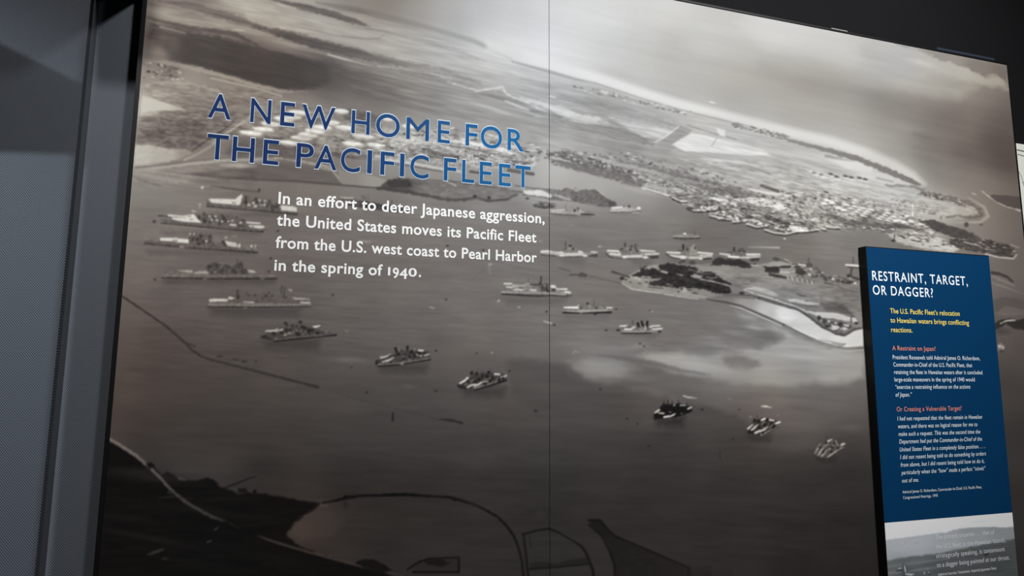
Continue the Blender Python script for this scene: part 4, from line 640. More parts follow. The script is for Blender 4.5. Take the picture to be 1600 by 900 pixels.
    S([(784.4,456,2.2,158),(818,457,2.2,150),(850,457.6,2.2,150),(889,460.6,2.2,160)]); S([(784.5,459.6,2,46),(818,461.4,2.4,40),(840,462.6,2.4,40),(862,461.8,2,60),(888,463.4,2,70)]); S([(886,461,3,72),(895,462,2,80)]); P([(843,444),(856,442.4),(858,455.4),(845,455.4)],78,1.3,.9,rough=1,rs=3)
    for a_,b_,c_,d_,w_,g_ in [(788,443,799.5,443.6,2.6,210),(802.5,446,817,446.8,2.4,178),(792,448.4,808,449.6,2.4,196),(802.5,452.6,817,452.8,2.8,190),(829,453,837,453.8,3.4,192),(869.7,451.8,885.5,451.8,2.4,214),(883,456,890.6,457,3.4,202)]: S([(a_,b_,w_,g_),(c_,d_,w_,g_)],rough=.3)
    P([(859.5,446.7),(863,445),(868,446),(869,450),(861,450)],212,1.1); P([(818,444),(824,441),(830,444),(831,452),(820,454)],138,1.3,.85,rough=.8); S([(830,444.5,2.6,74),(843,445.4,2.6,66)]); B(844,442,2.2,1.6,58,1); B(864.6,453,3,2.4,60,1.1); B(848,449,1.6,4,60,1.1); B(854,452,1.8,3,58,1.1); B(856,455,1.6,2,40,1); S([(845.5,431.5,1.8,52),(845.5,440,2,52)]); S([(810,434,1,96),(809,442,1,96)],a=.8); S([(820,429,1,110),(820,436,1,110)],a=.6); S([(825.6,436,1.4,84),(825.6,441,1.4,84)]); B(851,446,1.6,1.8,140,1,.8); S([(802,449.8,2,86),(817,450,2,86)],a=.7); S([(870,455,2.4,170),(881,456.4,2,160)],rough=.5,a=.8)
    ship('white ship with a dark waterline, right of the panel seam'); sh(880,955,489,12,96,.5)
    P([(878.8,484.4),(910,483.8),(956,483.4),(956,487),(922,489),(879,487.4)],158,1); P([(878.8,486.6),(910,488.4),(956,486),(955.6,489.6),(910,490.4),(879.4,489.8)],36,1); P([(904,480),(919,476.4),(940,478),(949,481),(956,483),(905,484)],116,1.2,1,rough=.7,rs=3)
    P([(880.6,479.4),(902.5,478.6),(904.5,481),(904,483),(881,482)],230,1); S([(881,483.4,1.8,86),(903,484,1.8,92)]); S([(948.8,481,2.4,216),(956,481,2.2,214)]); S([(949,483,1.4,90),(956,483,1.4,90)]); B(918,474.5,1.6,1.6,28,1); B(932,481,2,2,66,1.1); B(908,481,2,1.6,72,1.1); S([(928,465.6,1.2,88),(928,477,1.4,84)]); S([(904,476,1.2,190),(903,479,1.6,200)]); S([(936,473,1,110),(936,478,1,105)],a=.7); B(930,490.8,2,1.4,40,1); S([(908,487,1.4,150),(908,491,1.4,140)]); B(921,479,2,1.4,150,1,.7); B(940,481,2,1.4,140,1,.7)
    ship('row of warships abreast with black funnels, right of the panel seam'); sh(970,1030,520,7,92,.5)
    P([(966,513),(975,508),(992,507),(1013,507),(1022,509),(1034,512),(1034,517),(1016,519.5),(990,520),(972,519.6)],112,1.2,1,rough=.4); P([(970,515.4),(985,515.8),(998,517),(1022,516),(1034,515),(1032,518),(1007,519.8),(972,519.6)],148,1); S([(972,520.4,2,42),(998,521,2,40),(1018,520,2,44)]); B(966,515.8,3,1.6,46,1.1); B(1030.5,518,3,1.8,50,1.1)
    S([(969,509.6,2.4,216),(976,509.4,2.6,220),(980,508,1.8,190)]); S([(976,514.4,2.6,220),(986,514,2.8,220),(992.5,510,2,200)],rough=.3); S([(1016.5,511,3,222),(1020,509.4,2.4,220),(1030.5,509,2.4,218)]); S([(1020,514.2,2.8,216),(1034,513.2,2.6,210)]); S([(1018,512,1.2,80),(1033,511.4,1.2,80)],a=.7)
    for a_,b_,c_,d_,w_ in [(996.5,505,998,510,3.4),(1002.5,502.6,1005,509,3.2),(1011.4,503,1010.6,510,3.4)]: S([(a_,b_,w_,28),(c_,d_,w_,30)])
    S([(988,501,1.4,62),(989,507,1.6,60)]); S([(1008.8,510,2,200),(1008,515,2,205)]); S([(994,512,1.4,70),(1000,516,1.4,80)]); S([(998,513,1.6,150),(1006,518,1.6,160)],a=.8); B(983,511.8,3,1,70,1); B(1013,515,2,2,90,1); 
    ship('tight cluster of dark destroyers, leftmost of the three at lower right'); sh(1022,1070,652,14,30,.55)
    P([(1021.7,648),(1026,643),(1031,637),(1036,631),(1048,632),(1061,630),(1074,634),(1081,637),(1081,643.6),(1061,651),(1042,654),(1022.7,655)],22,1.4,1,rough=.5,rs=3)
    S([(1024,644.6,2.6,200),(1030,640.6,3,205)]); S([(1029,645,2.2,190),(1037,645.8,2.4,195)],rough=.4); S([(1037.6,651.8,2.8,216),(1045,650.4,3,222)]); S([(1046,651,2.6,195),(1051,649,2.8,205),(1054.6,646.8,2,190)]); S([(1063,633.6,2,180),(1071,633.4,1.8,180)],rough=.4); S([(1074.8,638.8,2.6,200),(1080,636.6,2.4,205)]); B(1053.6,633,2,2,150,1,.8); B(1047,644,2,1.2,140,1,.8); B(1065,646,2,1.2,110,1,.8)
    for x,y in [(1037,627),(1043.5,625),(1050.5,626),(1060,625),(1073,630)]: S([(x,y,1.2,40),(x,y+9,1.6,26)])
    ship('fan of pale destroyers, middle one of the three at lower right'); sh(1168,1206,679,12,38,.5)
    P([(1167,670),(1172,663),(1178,657),(1190,653),(1207,655),(1219,659.5),(1219,666),(1201,676),(1186,682),(1178,679),(1167,678.6)],56,1.4,1,rough=.5,rs=3)
    for q in ([(1169,670,2.6,195),(1172,667,2.8,205),(1176,663.5,1.8,170)],[(1174.7,672,2.8,200),(1179,668,3,205),(1184,663.5,2,160)],[(1180,676.5,2.8,212),(1187.4,673,3,205)],[(1188.5,674,2.8,205),(1194,671,3,190),(1199,667,1.8,150)],[(1190.6,656,3.2,212),(1195,654.4,3.2,216)],[(1202,656,2.8,205),(1209,657,2.6,210)],[(1212,661.8,2.8,205),(1218,659.6,3.2,216)],[(1189,680,2,140),(1204,672,2,110),(1218,664,1.8,110)],[(1190,663,1.6,120),(1195,659,1.4,110)],[(1202,668,1.6,130),(1208,663,1.4,120)]): S(q,rough=.3)
    for x,y,r in [(1179,657,2.4),(1185,658.4,2.4),(1199,656,2.4),(1195,664,2.4),(1171.5,675,2.4),(1176,675,2),(1186,668,2),(1205,661,2),(1192,676,2),(1209,667,2.4)]: B(x,y,r,r*1.2,26,1.2,.9)
    B(1172.6,651,1.4,1.4,150,1,.8); B(1216,649,1.2,1.2,130,1,.8); S([(1183,649,1,50),(1183,656,1,40)],a=.8)
    ship('fan of grey destroyers, rightmost of the three at lower right'); sh(1273,1308,713,10,38,.5)
    P([(1272,710.5),(1276,700),(1280,693),(1290,688),(1296,685.5),(1308,688),(1318,692),(1319,700),(1305,709),(1293,716),(1282,715)],72,1.4,1,rough=.5,rs=3)
    for q in ([(1273.5,708,2.2,140),(1278,700,2.4,150),(1282,693.5,1.6,130)],[(1279,710.5,2.4,160),(1283,704,2.4,160),(1287,699,1.6,130)],[(1284,712.6,2.4,160),(1289,707,2.2,150),(1293,703,1.6,130)],[(1293.7,713.7,2.2,165),(1305,706,2.2,150),(1316,699,2,140)],[(1293,689.5,3,180),(1299,687,3,190)],[(1315,695,2.8,175),(1319,693.4,3,190)],[(1296,702,1.8,140),(1302,696,1.6,140),(1307,692,1.4,130)],[(1305,689,1.4,150),(1311,698,1.4,120)],[(1288,697,1.6,130),(1294,694,1.4,120)]): S(q,rough=.4)
    for x,y,r in [(1291,691,2),(1300,699,2.2),(1309,700,2),(1286,706,2),(1299,706,2),(1281,699,1.8),(1304,693,1.8)]: B(x,y,r,r*1.2,34,1.2,.85)
    for x,y in [(1291,679),(1299,681),(1312,684)]: S([(x,y,1,58),(x,y+9,1,46)],a=.7)
    ship('low dark carrier beside the panel seam, below the wooded point')
    P([(830,317),(840,314.6),(866,317.6),(871,321),(858,324.6),(837,322.5)],100,1.2,1,rough=.6,rs=3); S([(831.5,317.2,1.8,176),(841,316.4,1.8,170)]); S([(842,318,1.4,150),(868,320,1.4,150)],rough=.4); S([(834,322,1.8,62),(850,325,2,58),(866,323.4,2,66)]); B(846,319,3,1.4,80,1); B(858,320,3,1.6,85,1)
    ship('long pale warship right of the panel seam, below the wooded point'); sh(862,925,335,5,100,.4)
    P([(860.4,328.6),(875,327),(900,329),(922,330.5),(929,335.6),(906,335.8),(860.4,333)],[(870,330,168),(900,332,160),(925,333,130)],1.1); P([(878,325),(886,322.5),(898,325),(906,328),(906,331),(878,329)],140,1.2,.9,rough=.6); S([(861,329,1.8,196),(882,327.6,1.8,196)]); S([(861,333.8,1.6,84),(900,336.4,1.6,84)]); P([(907,333.4),(928,334),(929,336.6),(908,336)],62,1.1); B(898,329,1.8,1.8,58,1); B(903,325.6,1.4,2,84,1); B(907,330,1.6,1.6,200,1); S([(884.5,319,1,110),(884.5,326,1.2,104)]); B(919,331,3,1.4,120,1)
    ship('small white ship off the tip of the wooded point'); sh(956,1000,332,4,110,.4)
    P([(953,328.6),(958,324),(971,322.5),(992,325),(1001,323.6),(1002.4,328),(985,330.6),(955,331.4)],178,1.1); S([(957,325,2.6,230),(971,323.6,2.4,226)]); B(998,325,2.4,2,234,1); S([(955,331.8,1.5,96),(985,331.4,1.5,92),(1002,329,1.5,96)]); B(983,322.5,1.5,2.6,66,1); S([(975,320,1.2,110),(975,325,1.4,110)]); B(990,325.6,2.6,1.4,150,1); S([(988,333,1.4,200),(998,332.6,1.4,205)],a=.7,rough=.6)
    ship('dark warship behind the first line of the short paragraph')
    P([(530,310),(540,308),(552,309),(560,313),(580,316),(600,320),(625,322),(640,326),(638,331),(610,329),(575,325),(545,319),(532,315)],[(540,314,92),(580,321,62),(620,326,66)],1.4,1,rough=1.2,rs=3); S([(532,308.6,2,170),(552,309.6,2,190)]); S([(575,305,1.2,95),(575,316,1.2,90)]); S([(612,313,1.2,85),(612,323,1.2,80)]); S([(566,306,3,90),(570,310,3,84)],a=.7,rough=1); S([(540,319,2,50),(580,326,2.4,46),(636,332,2,60)],a=.8)
    ship('white ship at a dark pier, beside the blue text panel')
    S([(1322,414,3,222),(1342,415.4,3.4,224)]); S([(1324,416.8,1.8,66),(1342,418.6,1.8,70)]); S([(1333,402,1.4,80),(1333,411,2,74)]); S([(1331,419,2.6,66),(1329,431,2.8,60)]); B(1326,431,3,2.6,58,1.2); S([(1328,431,3,64),(1342,437,4,70)],a=.85,rough=.8)
    ship('small ship at the right edge of the mural')
    P([(1558,540),(1563,536),(1570,541),(1568,548),(1560,551)],120,1.2,1,rough=.8); B(1562,541,2.4,1.6,180,1); B(1567,543,2,1.4,170,1); B(1564,548,4,2,50,1.2,.8); S([(1562,550,2,60),(1569,548,2,60)],mark=False); S([(1586,541,1.6,80),(1594,543,1.6,76)],mark=False)
    p.cur = 0
    p.ship_labels = ids
def paint_panel_photo(p):
    # grey photograph low on the information panel: cloudy sky, mountains, bay, a carrier plane near the frame's foot
    P, S, B, F, N, K, T = p.P, p.S, p.B, p.F, p.N, p.K, p.T
    p.g[:] = 196; p.w[:] = -.3
    P([(1360,780),(1620,770),(1620,1200),(1360,1200)],[(1390,830,188),(1480,822,196),(1560,810,200),(1480,812,192)],3)
    F(1395,832,20,6,206,.6); F(1540,812,40,5,178,.5,-.1); F(1560,806,20,4,184,.5); F(1440,826,30,5,178,.35); F(1420,838,26,4,210,.5,-.1); F(1575,814,12,3,214,.5); F(1480,822,40,4,206,.4,-.1); F(1390,822,10,6,172,.4)
    P([(1376,845.5),(1390,843),(1410,840),(1430,837.5),(1450,834.5),(1470,832),(1478,832.5),(1490,828),(1505,825),(1525,824),(1550,823),(1570,824),(1600,822),(1600,1200),(1370,1200)],[(1400,852,150),(1440,845,148),(1480,840,140),(1520,832,132),(1570,832,124),(1400,870,138),(1470,862,140)],2,1,rough=.6)
    F(1400,834,16,4,216,.7,-.1); F(1430,834,14,3,168,.5,-.1); F(1465,829,16,3,172,.5,-.1); F(1530,816,30,4,168,.5,-.1); F(1565,818,16,3,176,.5)
    F(1425,852,30,8,156,.5,-.3); F(1400,850,4,10,150,.4); F(1510,830,14,5,122,.4); F(1550,828,20,4,118,.4,.1); F(1480,850,30,5,150,.3); K([(1395,848),(1440,838),(1440,856),(1400,862)],30,((2,4),(.6,1.2)),[134,158],-.3,3,.4)
    P([(1370,876),(1390,875),(1420,870),(1460,866),(1490,860),(1530,852),(1560,846),(1600,840),(1600,1200),(1360,1200)],[(1390,886,90),(1430,880,86),(1480,870,80),(1540,856,76),(1580,848,74),(1480,890,72),(1560,880,68),(1420,900,74),(1560,1000,60),(1400,1000,60)],4,1,rough=.8)
    N([(1370,872),(1600,842),(1600,1000),(1370,1000)],9,(40,2),-.12)
    S([(1385,886,2,118),(1430,880,2.4,120),(1480,873,2,112)],soft=2,a=.6); S([(1385,896,3,122),(1440,890,2.6,120),(1480,884,2,110)],soft=2,a=.5); S([(1500,872,2,72),(1560,862,2,72)],soft=2,a=.5); B(1541,867,4,1.8,40,1.2,.9,-.3)
    # planes
    S([(1401,892,2,60),(1408,890.5,4,48),(1414,888,5,40)],soft=1.2); S([(1404,888.5,1.6,170),(1410,888,2,150)]); S([(1411,882,3,60),(1414,890,8,70),(1415,905,9,60)],soft=1.5,rough=.8); S([(1413,884,2,160),(1415,893,2.6,150)]); S([(1418,891,2,70),(1428,888.5,2.6,80)]); S([(1416,897,3,150),(1424,898,3,160),(1428,897,2,120)]); S([(1412,883,1.4,70),(1418,884,1.4,80)])
    S([(1444,896,2,80),(1449,894,3,70),(1452,898,3,60)],rough=.6); B(1444.5,895.5,1.4,1.2,160,1); B(1451,894.5,1.2,1,150,1); B(1449.5,888,1.6,.8,130,1,.8,-.2)
# ---------------------------------------------------------------- materials
def mat(name, col, rough=.5, spec=.3, metal=0.0):
    m = bpy.data.materials.new(name); m.use_nodes = True
    b = m.node_tree.nodes['Principled BSDF']
    b.inputs['Base Color'].default_value = (*[float(v) for v in lin(col)], 1)
    b.inputs['Roughness'].default_value = rough; b.inputs['Specular IOR Level'].default_value = spec; b.inputs['Metallic'].default_value = metal
    return m

def mottled(name, c0, c1, scale, rough=.6, spec=.2):
    m = mat(name, c0, rough, spec); t = m.node_tree; b = t.nodes['Principled BSDF']
    co = t.nodes.new('ShaderNodeTexCoord'); n = t.nodes.new('ShaderNodeTexNoise'); n.inputs['Scale'].default_value = scale
    r = t.nodes.new('ShaderNodeMix'); r.data_type = 'RGBA'
    r.inputs['A'].default_value = (*lin(c0), 1); r.inputs['B'].default_value = (*lin(c1), 1)
    t.links.new(co.outputs['Object'], n.inputs['Vector']); t.links.new(n.outputs['Fac'], r.inputs['Factor']); t.links.new(r.outputs['Result'], b.inputs['Base Color'])
    return m

def ink_material(name, rough, spec):
    m = mat(name, (128, 128, 128), rough, spec); t = m.node_tree
    a = t.nodes.new('ShaderNodeAttribute'); a.attribute_name = 'ink'
    t.links.new(a.outputs['Color'], t.nodes['Principled BSDF'].inputs['Base Color'])
    return m

def perforated(name, base, hole, px=.0070, pz=.0092):
    # woven mesh: staggered rows of dark pin-holes
    m = mat(name, base, .75, .15); t = m.node_tree; L = t.links
    co = t.nodes.new('ShaderNodeTexCoord'); sp = t.nodes.new('ShaderNodeSeparateXYZ'); L.new(co.outputs['Object'], sp.inputs[0])
    def mt(op, a, b=None):
        n = t.nodes.new('ShaderNodeMath'); n.operation = op
        for i, v in enumerate((a, b)):
            if v is None: continue
            if isinstance(v, (int, float)): n.inputs[i].default_value = v
            else: L.new(v, n.inputs[i])
        return n.outputs[0]
    def cell(ox, oz):
        u = mt('SUBTRACT', mt('FRACT', mt('ADD', mt('DIVIDE', sp.outputs[0], px), ox)), .5)
        v = mt('SUBTRACT', mt('FRACT', mt('ADD', mt('DIVIDE', sp.outputs[2], pz), oz)), .5)
        return mt('SQRT', mt('ADD', mt('MULTIPLY', u, u), mt('MULTIPLY', mt('MULTIPLY', v, pz / px), mt('MULTIPLY', v, pz / px))))
    d = mt('MINIMUM', cell(0, 0), cell(.5, .5))
    r = t.nodes.new('ShaderNodeMapRange'); r.inputs['From Min'].default_value = .16; r.inputs['From Max'].default_value = .36
    L.new(d, r.inputs['Value'])
    mx = t.nodes.new('ShaderNodeMix'); mx.data_type = 'RGBA'; mx.inputs['A'].default_value = (*lin(hole), 1); mx.inputs['B'].default_value = (*lin(base), 1)
    L.new(r.outputs['Result'], mx.inputs['Factor']); L.new(mx.outputs['Result'], t.nodes['Principled BSDF'].inputs['Base Color'])
    return m

# ---------------------------------------------------------------- meshes
def link(name, me, parent=None, **props):
    o = bpy.data.objects.new(name, me); C.objects.link(o)
    if parent is not None: o.parent = parent
    for k, v in props.items(): o[k] = v
    return o

def mesh(name, verts, faces, mats, idx=None):
    me = bpy.data.meshes.new(name); me.from_pydata([tuple(map(float, v)) for v in verts], [], faces); me.update()
    for m in (mats if isinstance(mats, (list, tuple)) else [mats]): me.materials.append(m)
    if idx is not None: me.polygons.foreach_set('material_index', idx)
    return me

def boxes(name, bs, m, parent=None, bevel=0.0, **props):
    vs, fs = [], []
    for (x0, y0, z0, x1, y1, z1) in bs:
        n = len(vs)
        vs += [(x0, y0, z0), (x1, y0, z0), (x1, y1, z0), (x0, y1, z0), (x0, y0, z1), (x1, y0, z1), (x1, y1, z1), (x0, y1, z1)]
        fs += [tuple(n + i for i in f) for f in ((0, 3, 2, 1), (4, 5, 6, 7), (0, 1, 5, 4), (1, 2, 6, 5), (2, 3, 7, 6), (3, 0, 4, 7))]
    o = link(name, mesh(name, vs, fs, m), parent, **props)
    if bevel:
        b = o.modifiers.new('bevel', 'BEVEL'); b.width = bevel; b.segments = 2
    return o

def empty(name, loc, label, cat, group=None):
    o = bpy.data.objects.new(name, None); C.objects.link(o); o.location = loc; o.empty_display_size = .1
    o['label'] = label; o['category'] = cat
    if group: o['group'] = group
    return o

class Sheet:
    # a flat print: grid of inked points, cut into as many meshes as wanted
    def __init__(self, xs, zs, y):
        self.xs, self.zs, self.y = xs, zs, y
        gx, gz = np.meshgrid(xs, zs)
        X, Y = to_px(gx, np.full_like(gx, y), gz)
        self.gx, self.gz = gx, gz
        self.p = Painter(X.astype(np.float32), Y.astype(np.float32), self.window)
    def window(self, x0, y0, x1, y1):
        c = [at(px, py, self.y) for px, py in ((x0, y0), (x1, y0), (x0, y1), (x1, y1))]
        a = np.searchsorted(self.xs, min(q[0] for q in c)) - 1; b = np.searchsorted(self.xs, max(q[0] for q in c)) + 1
        d = np.searchsorted(self.zs, min(q[2] for q in c)) - 1; e = np.searchsorted(self.zs, max(q[2] for q in c)) + 1
        a, d = max(a, 0), max(d, 0)
        if a >= len(self.xs) or d >= len(self.zs) or b <= 0 or e <= 0: return None
        return slice(d, e), slice(a, b)
    def cut(self, name, fmask, ink, m, parent, **props):
        rows, cols = np.nonzero(fmask)
        nx = len(self.xs); v0 = rows * nx + cols
        quad = np.stack([v0, v0 + 1, v0 + nx + 1, v0 + nx], 1)
        used, inv = np.unique(quad.ravel(), return_inverse=True)
        me = bpy.data.meshes.new(name); n = len(used); k = len(quad)
        co = np.empty((n, 3), np.float32); co[:, 0] = self.gx.ravel()[used]; co[:, 1] = self.y; co[:, 2] = self.gz.ravel()[used]
        me.vertices.add(n); me.vertices.foreach_set('co', co.ravel())
        me.loops.add(k * 4); me.loops.foreach_set('vertex_index', inv.astype(np.int32).ravel())
        me.polygons.add(k); me.polygons.foreach_set('loop_start', np.arange(0, k * 4, 4, dtype=np.int32))
        me.update(calc_edges=True)
        at_ = me.attributes.new('ink', 'FLOAT_COLOR', 'POINT')
        rgba = np.ones((n, 4), np.float32); rgba[:, :3] = ink.reshape(-1, 3)[used]
        at_.data.foreach_set('color', rgba.ravel())
        me.materials.append(m)
        return link(name, me, parent, **props)

def soften(a, n=1):
    k = (.25, .5, .25)
    for _ in range(n):
        for ax in (0, 1):
            q = np.pad(a, [(1, 1) if i == ax else (0, 0) for i in range(a.ndim)], mode='edge')
            N = a.shape[ax]
            a = k[0] * np.take(q, range(0, N), axis=ax) + k[1] * np.take(q, range(1, N + 1), axis=ax) + k[2] * np.take(q, range(2, N + 2), axis=ax)
    return a

# lettering in Blender's own typeface, fitted to the width and the cap height each line has
_CAP = {}
def glyphs(text, bold=0.0, shear=0.0, track=1.0):
    cu = bpy.data.curves.new('lettering', 'FONT'); cu.body = text; cu.size = 1.0; cu.offset = bold; cu.shear = shear; cu.resolution_u = 5; cu.space_character = track
    o = bpy.data.objects.new('lettering', cu); C.objects.link(o)
    dg = bpy.context.evaluated_depsgraph_get(); dg.update()
    me = o.evaluated_get(dg).to_mesh()
    v = np.array([q.co[:2] for q in me.vertices]); f = [tuple(p.vertices) for p in me.polygons]
    o.evaluated_get(dg).to_mesh_clear()
    bpy.data.objects.remove(o); bpy.data.curves.remove(cu)
    return v, f
def cap_height():
    if not _CAP: _CAP['h'] = glyphs('H')[0][:, 1].max()
    return _CAP['h']
def set_line(segs, y, track=1.0):
    # segs: (text, left, right, base z, cap height, bold, shear) on the plane y -> one mesh
    V, Fc = [], []
    for text, x0, x1, z, cap, bold, shear in segs:
        v, f = glyphs(text, bold, shear, track)
        lo, hi = v[:, 0].min(), v[:, 0].max(); n = len(V)
        for q in v: V.append((x0 + (q[0] - lo) / (hi - lo) * (x1 - x0), y, z + q[1] / cap_height() * cap))
        Fc += [tuple(n + i for i in p) for p in f]
    return V, Fc
def line_px(text, l, r, cap, y, bold=.012, shear=0.0, dz=0.0):
    a, b = at(l[0], l[1], y), at(r[0], r[1], y)
    h = at(l[0], l[1] - cap, y)[2] - a[2]
    return (text, a[0], b[0], (a[2] + b[2]) / 2 + dz, h, bold, shear)

# ---------------------------------------------------------------- room
M_paint = mottled('dark_wall_paint', (21, 21, 23), (23, 23, 25), 3.0, .8, .1)
M_ceiling = mottled('black_ceiling_paint', (26, 26, 28), (32, 32, 33), 2.0, .9, .1)
M_floor = mottled('dark_carpet', (46, 46, 50), (62, 62, 66), 60.0, .95, .05)
M_mesh = perforated('grey_woven_mesh', (78, 82, 89), (18, 20, 23))
M_mesh_recess = perforated('recess_woven_mesh', (108, 113, 121), (40, 42, 47))  # same mesh, base lightened to make up for weaker light in the recess
M_black = mat('black_frame_metal', (12, 12, 13), .55, .25)

WALL = .12
boxes('wall_back', [(-5.2, WALL, 0, 6.2, WALL + .1, 4.6)], M_paint, kind='structure')
boxes('floor', [(-5.2, -5.5, -.1, 6.2, WALL, 0)], M_floor, kind='structure')
boxes('ceiling', [(-5.2, -5.5, 4.6, 6.2, WALL + .1, 4.7)], M_ceiling, kind='structure')
AY = .055
XL = float(np.mean([at(231, 0)[0], at(192.5, 450)[0], at(151.5, 900)[0]]))
xa = at(98, 450, AY)[0]
boxes('wall_left', [(-5.2, AY, 0, xa, WALL, 4.6)], M_mesh, kind='structure')

x2 = at(112, 450, .082)[0]
boxes('shade_strip', [(xa, .082, 0, x2, WALL, 4.6)], mat('step_shade_grey', (62, 65, 69), .9, .05), kind='structure')  # dark strip painted in as the shadow beside the wall step
zs_ = at(190, -18, .08)[2]
boxes('shade_block', [(xa, -.42, zs_, XL - .02, .082, 4.6)], M_ceiling, kind='structure')  # unseen block added to shade the top of the recessed panel
# unseen plate, added and cut to throw the slanting shade across the left wall
_l = np.array([-2.2, -2.2, 4.1]); _v = []
for px, py in ((-260, -40), (0, 85), (157, 163), (150, 243), (0, 238), (-260, 234)):
    e = at(px, py, AY); tt = (-1.70 - _l[1]) / (e[1] - _l[1]); e = _l + (e - _l) * tt; _v.append(e)
_n = len(_v); _vs = _v + [e + np.array([0, .02, 0]) for e in _v]
link('shade_plate', mesh('shade_plate', _vs, [tuple(range(_n)), tuple(range(2 * _n - 1, _n - 1, -1))] + [(i, i + _n, (i + 1) % _n + _n, (i + 1) % _n) for i in range(_n)], M_black), None, kind='structure')
_f = []  # second unseen plate, added to stop the wall lamp short of the mural
for px, py in ((143, -60), (1300, -60), (1300, 960), (49, 960)):
    e = at(px, py, AY); tt = (-1.88 - _l[1]) / (e[1] - _l[1]); _f.append(_l + (e - _l) * tt)
link('light_flag', mesh('light_flag', _f + [e - np.array([0, .02, 0]) for e in _f], [(0, 1, 2, 3), (7, 6, 5, 4)] + [(i, i + 4, (i + 1) % 4 + 4, (i + 1) % 4) for i in range(4)], M_black), None, kind='structure')
boxes('plate_hanger', [(float(_v[0][0]) + .05, -1.695, float(_v[0][2]) - .05, float(_v[0][0]) + .06, -1.69, 4.6)], M_black, kind='structure')  # hanger added to carry the unseen shade plate

# ---------------------------------------------------------------- the mural
XR = float(np.mean([at(1573, 101)[0], at(1584.5, 225)[0], at(1599.5, 367)[0]]))
ZT = float(np.mean([at(1200, 29)[2], at(1572, 101)[2], at(1060, 1)[2]]))
ZB = .30
XS = at(858.5, 450)[0]
cxs = [at(px, 450)[0] for px in np.arange(150, 1640, 1.2)]
cxs = np.array([XL] + [x for x in cxs if XL + .001 < x < XR - .001 and abs(x - XS) > .0016] + [XS - .0011, XS + .0011, XR]); cxs.sort()
zlow = at(700, 905)[2] - .04
czs = np.concatenate([np.linspace(ZB, zlow, 12)[:-1], np.arange(zlow, ZT - .001, .00290), [ZT]])
boxes('wall_left.001', [(xa, .085, 0, XL + .3, WALL, 4.6)], M_mesh_recess, kind='structure')

mural = empty('wall_mural', ((XL + XR) / 2, 0, ZB), 'huge sepia aerial photograph of a harbour full of warships under a blue title', 'mural')
mp = Matrix.Translation(mural.location).inverted()
def child(o):
    o.matrix_parent_inverse = mp; return o
M_ink = ink_material('satin_photo_print', .55, .08)
sheet = Sheet(cxs, czs, 0.0)
paint_mural(sheet.p)

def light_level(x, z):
    # how strongly the lamps reach the print: inks are divided by it to counter the falloff
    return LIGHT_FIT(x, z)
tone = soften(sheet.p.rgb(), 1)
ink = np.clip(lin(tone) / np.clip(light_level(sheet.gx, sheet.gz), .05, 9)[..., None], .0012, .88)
ids = sheet.p.ids[:-1, :-1]
si = int(np.argmin(abs(cxs - (XS - .0011))))
colmask = np.arange(len(cxs) - 1)[None, :] + 0 * ids
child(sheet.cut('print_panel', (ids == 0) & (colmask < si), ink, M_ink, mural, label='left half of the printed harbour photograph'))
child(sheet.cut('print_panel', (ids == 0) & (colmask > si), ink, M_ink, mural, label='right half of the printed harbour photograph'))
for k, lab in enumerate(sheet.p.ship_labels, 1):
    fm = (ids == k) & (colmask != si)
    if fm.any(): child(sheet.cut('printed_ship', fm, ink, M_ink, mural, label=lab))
child(boxes('backing_board', [(XL - .002, .004, ZB, XR + .002, .07, ZT)], M_black, mural))
child(boxes('frame', [(XL - .013, -.004, ZB, XL, .07, ZT + .009), (XR, -.003, ZB, XR + .007, .07, ZT + .009), (XL, -.004, ZT, XR, .07, ZT + .009), (XL - .013, -.004, ZB - .01, XR + .007, .07, ZB)], M_black, mural))
bl, br = at(1299, 46, -.002), at(1324, 51.5, -.002)
child(boxes('hanging_bracket', [(bl[0], -.003, ZT + .0092, br[0], .05, ZT + .0125)], mat('bare_metal', (190, 190, 185), .4, .5), mural, label='small bare metal bracket on the top edge'))
for zc in (ZT - .3, ZB + .3): child(boxes('wall_cleat', [(XL + .4, .07, zc, XR - .4, WALL, zc + .1)], M_black, mural))

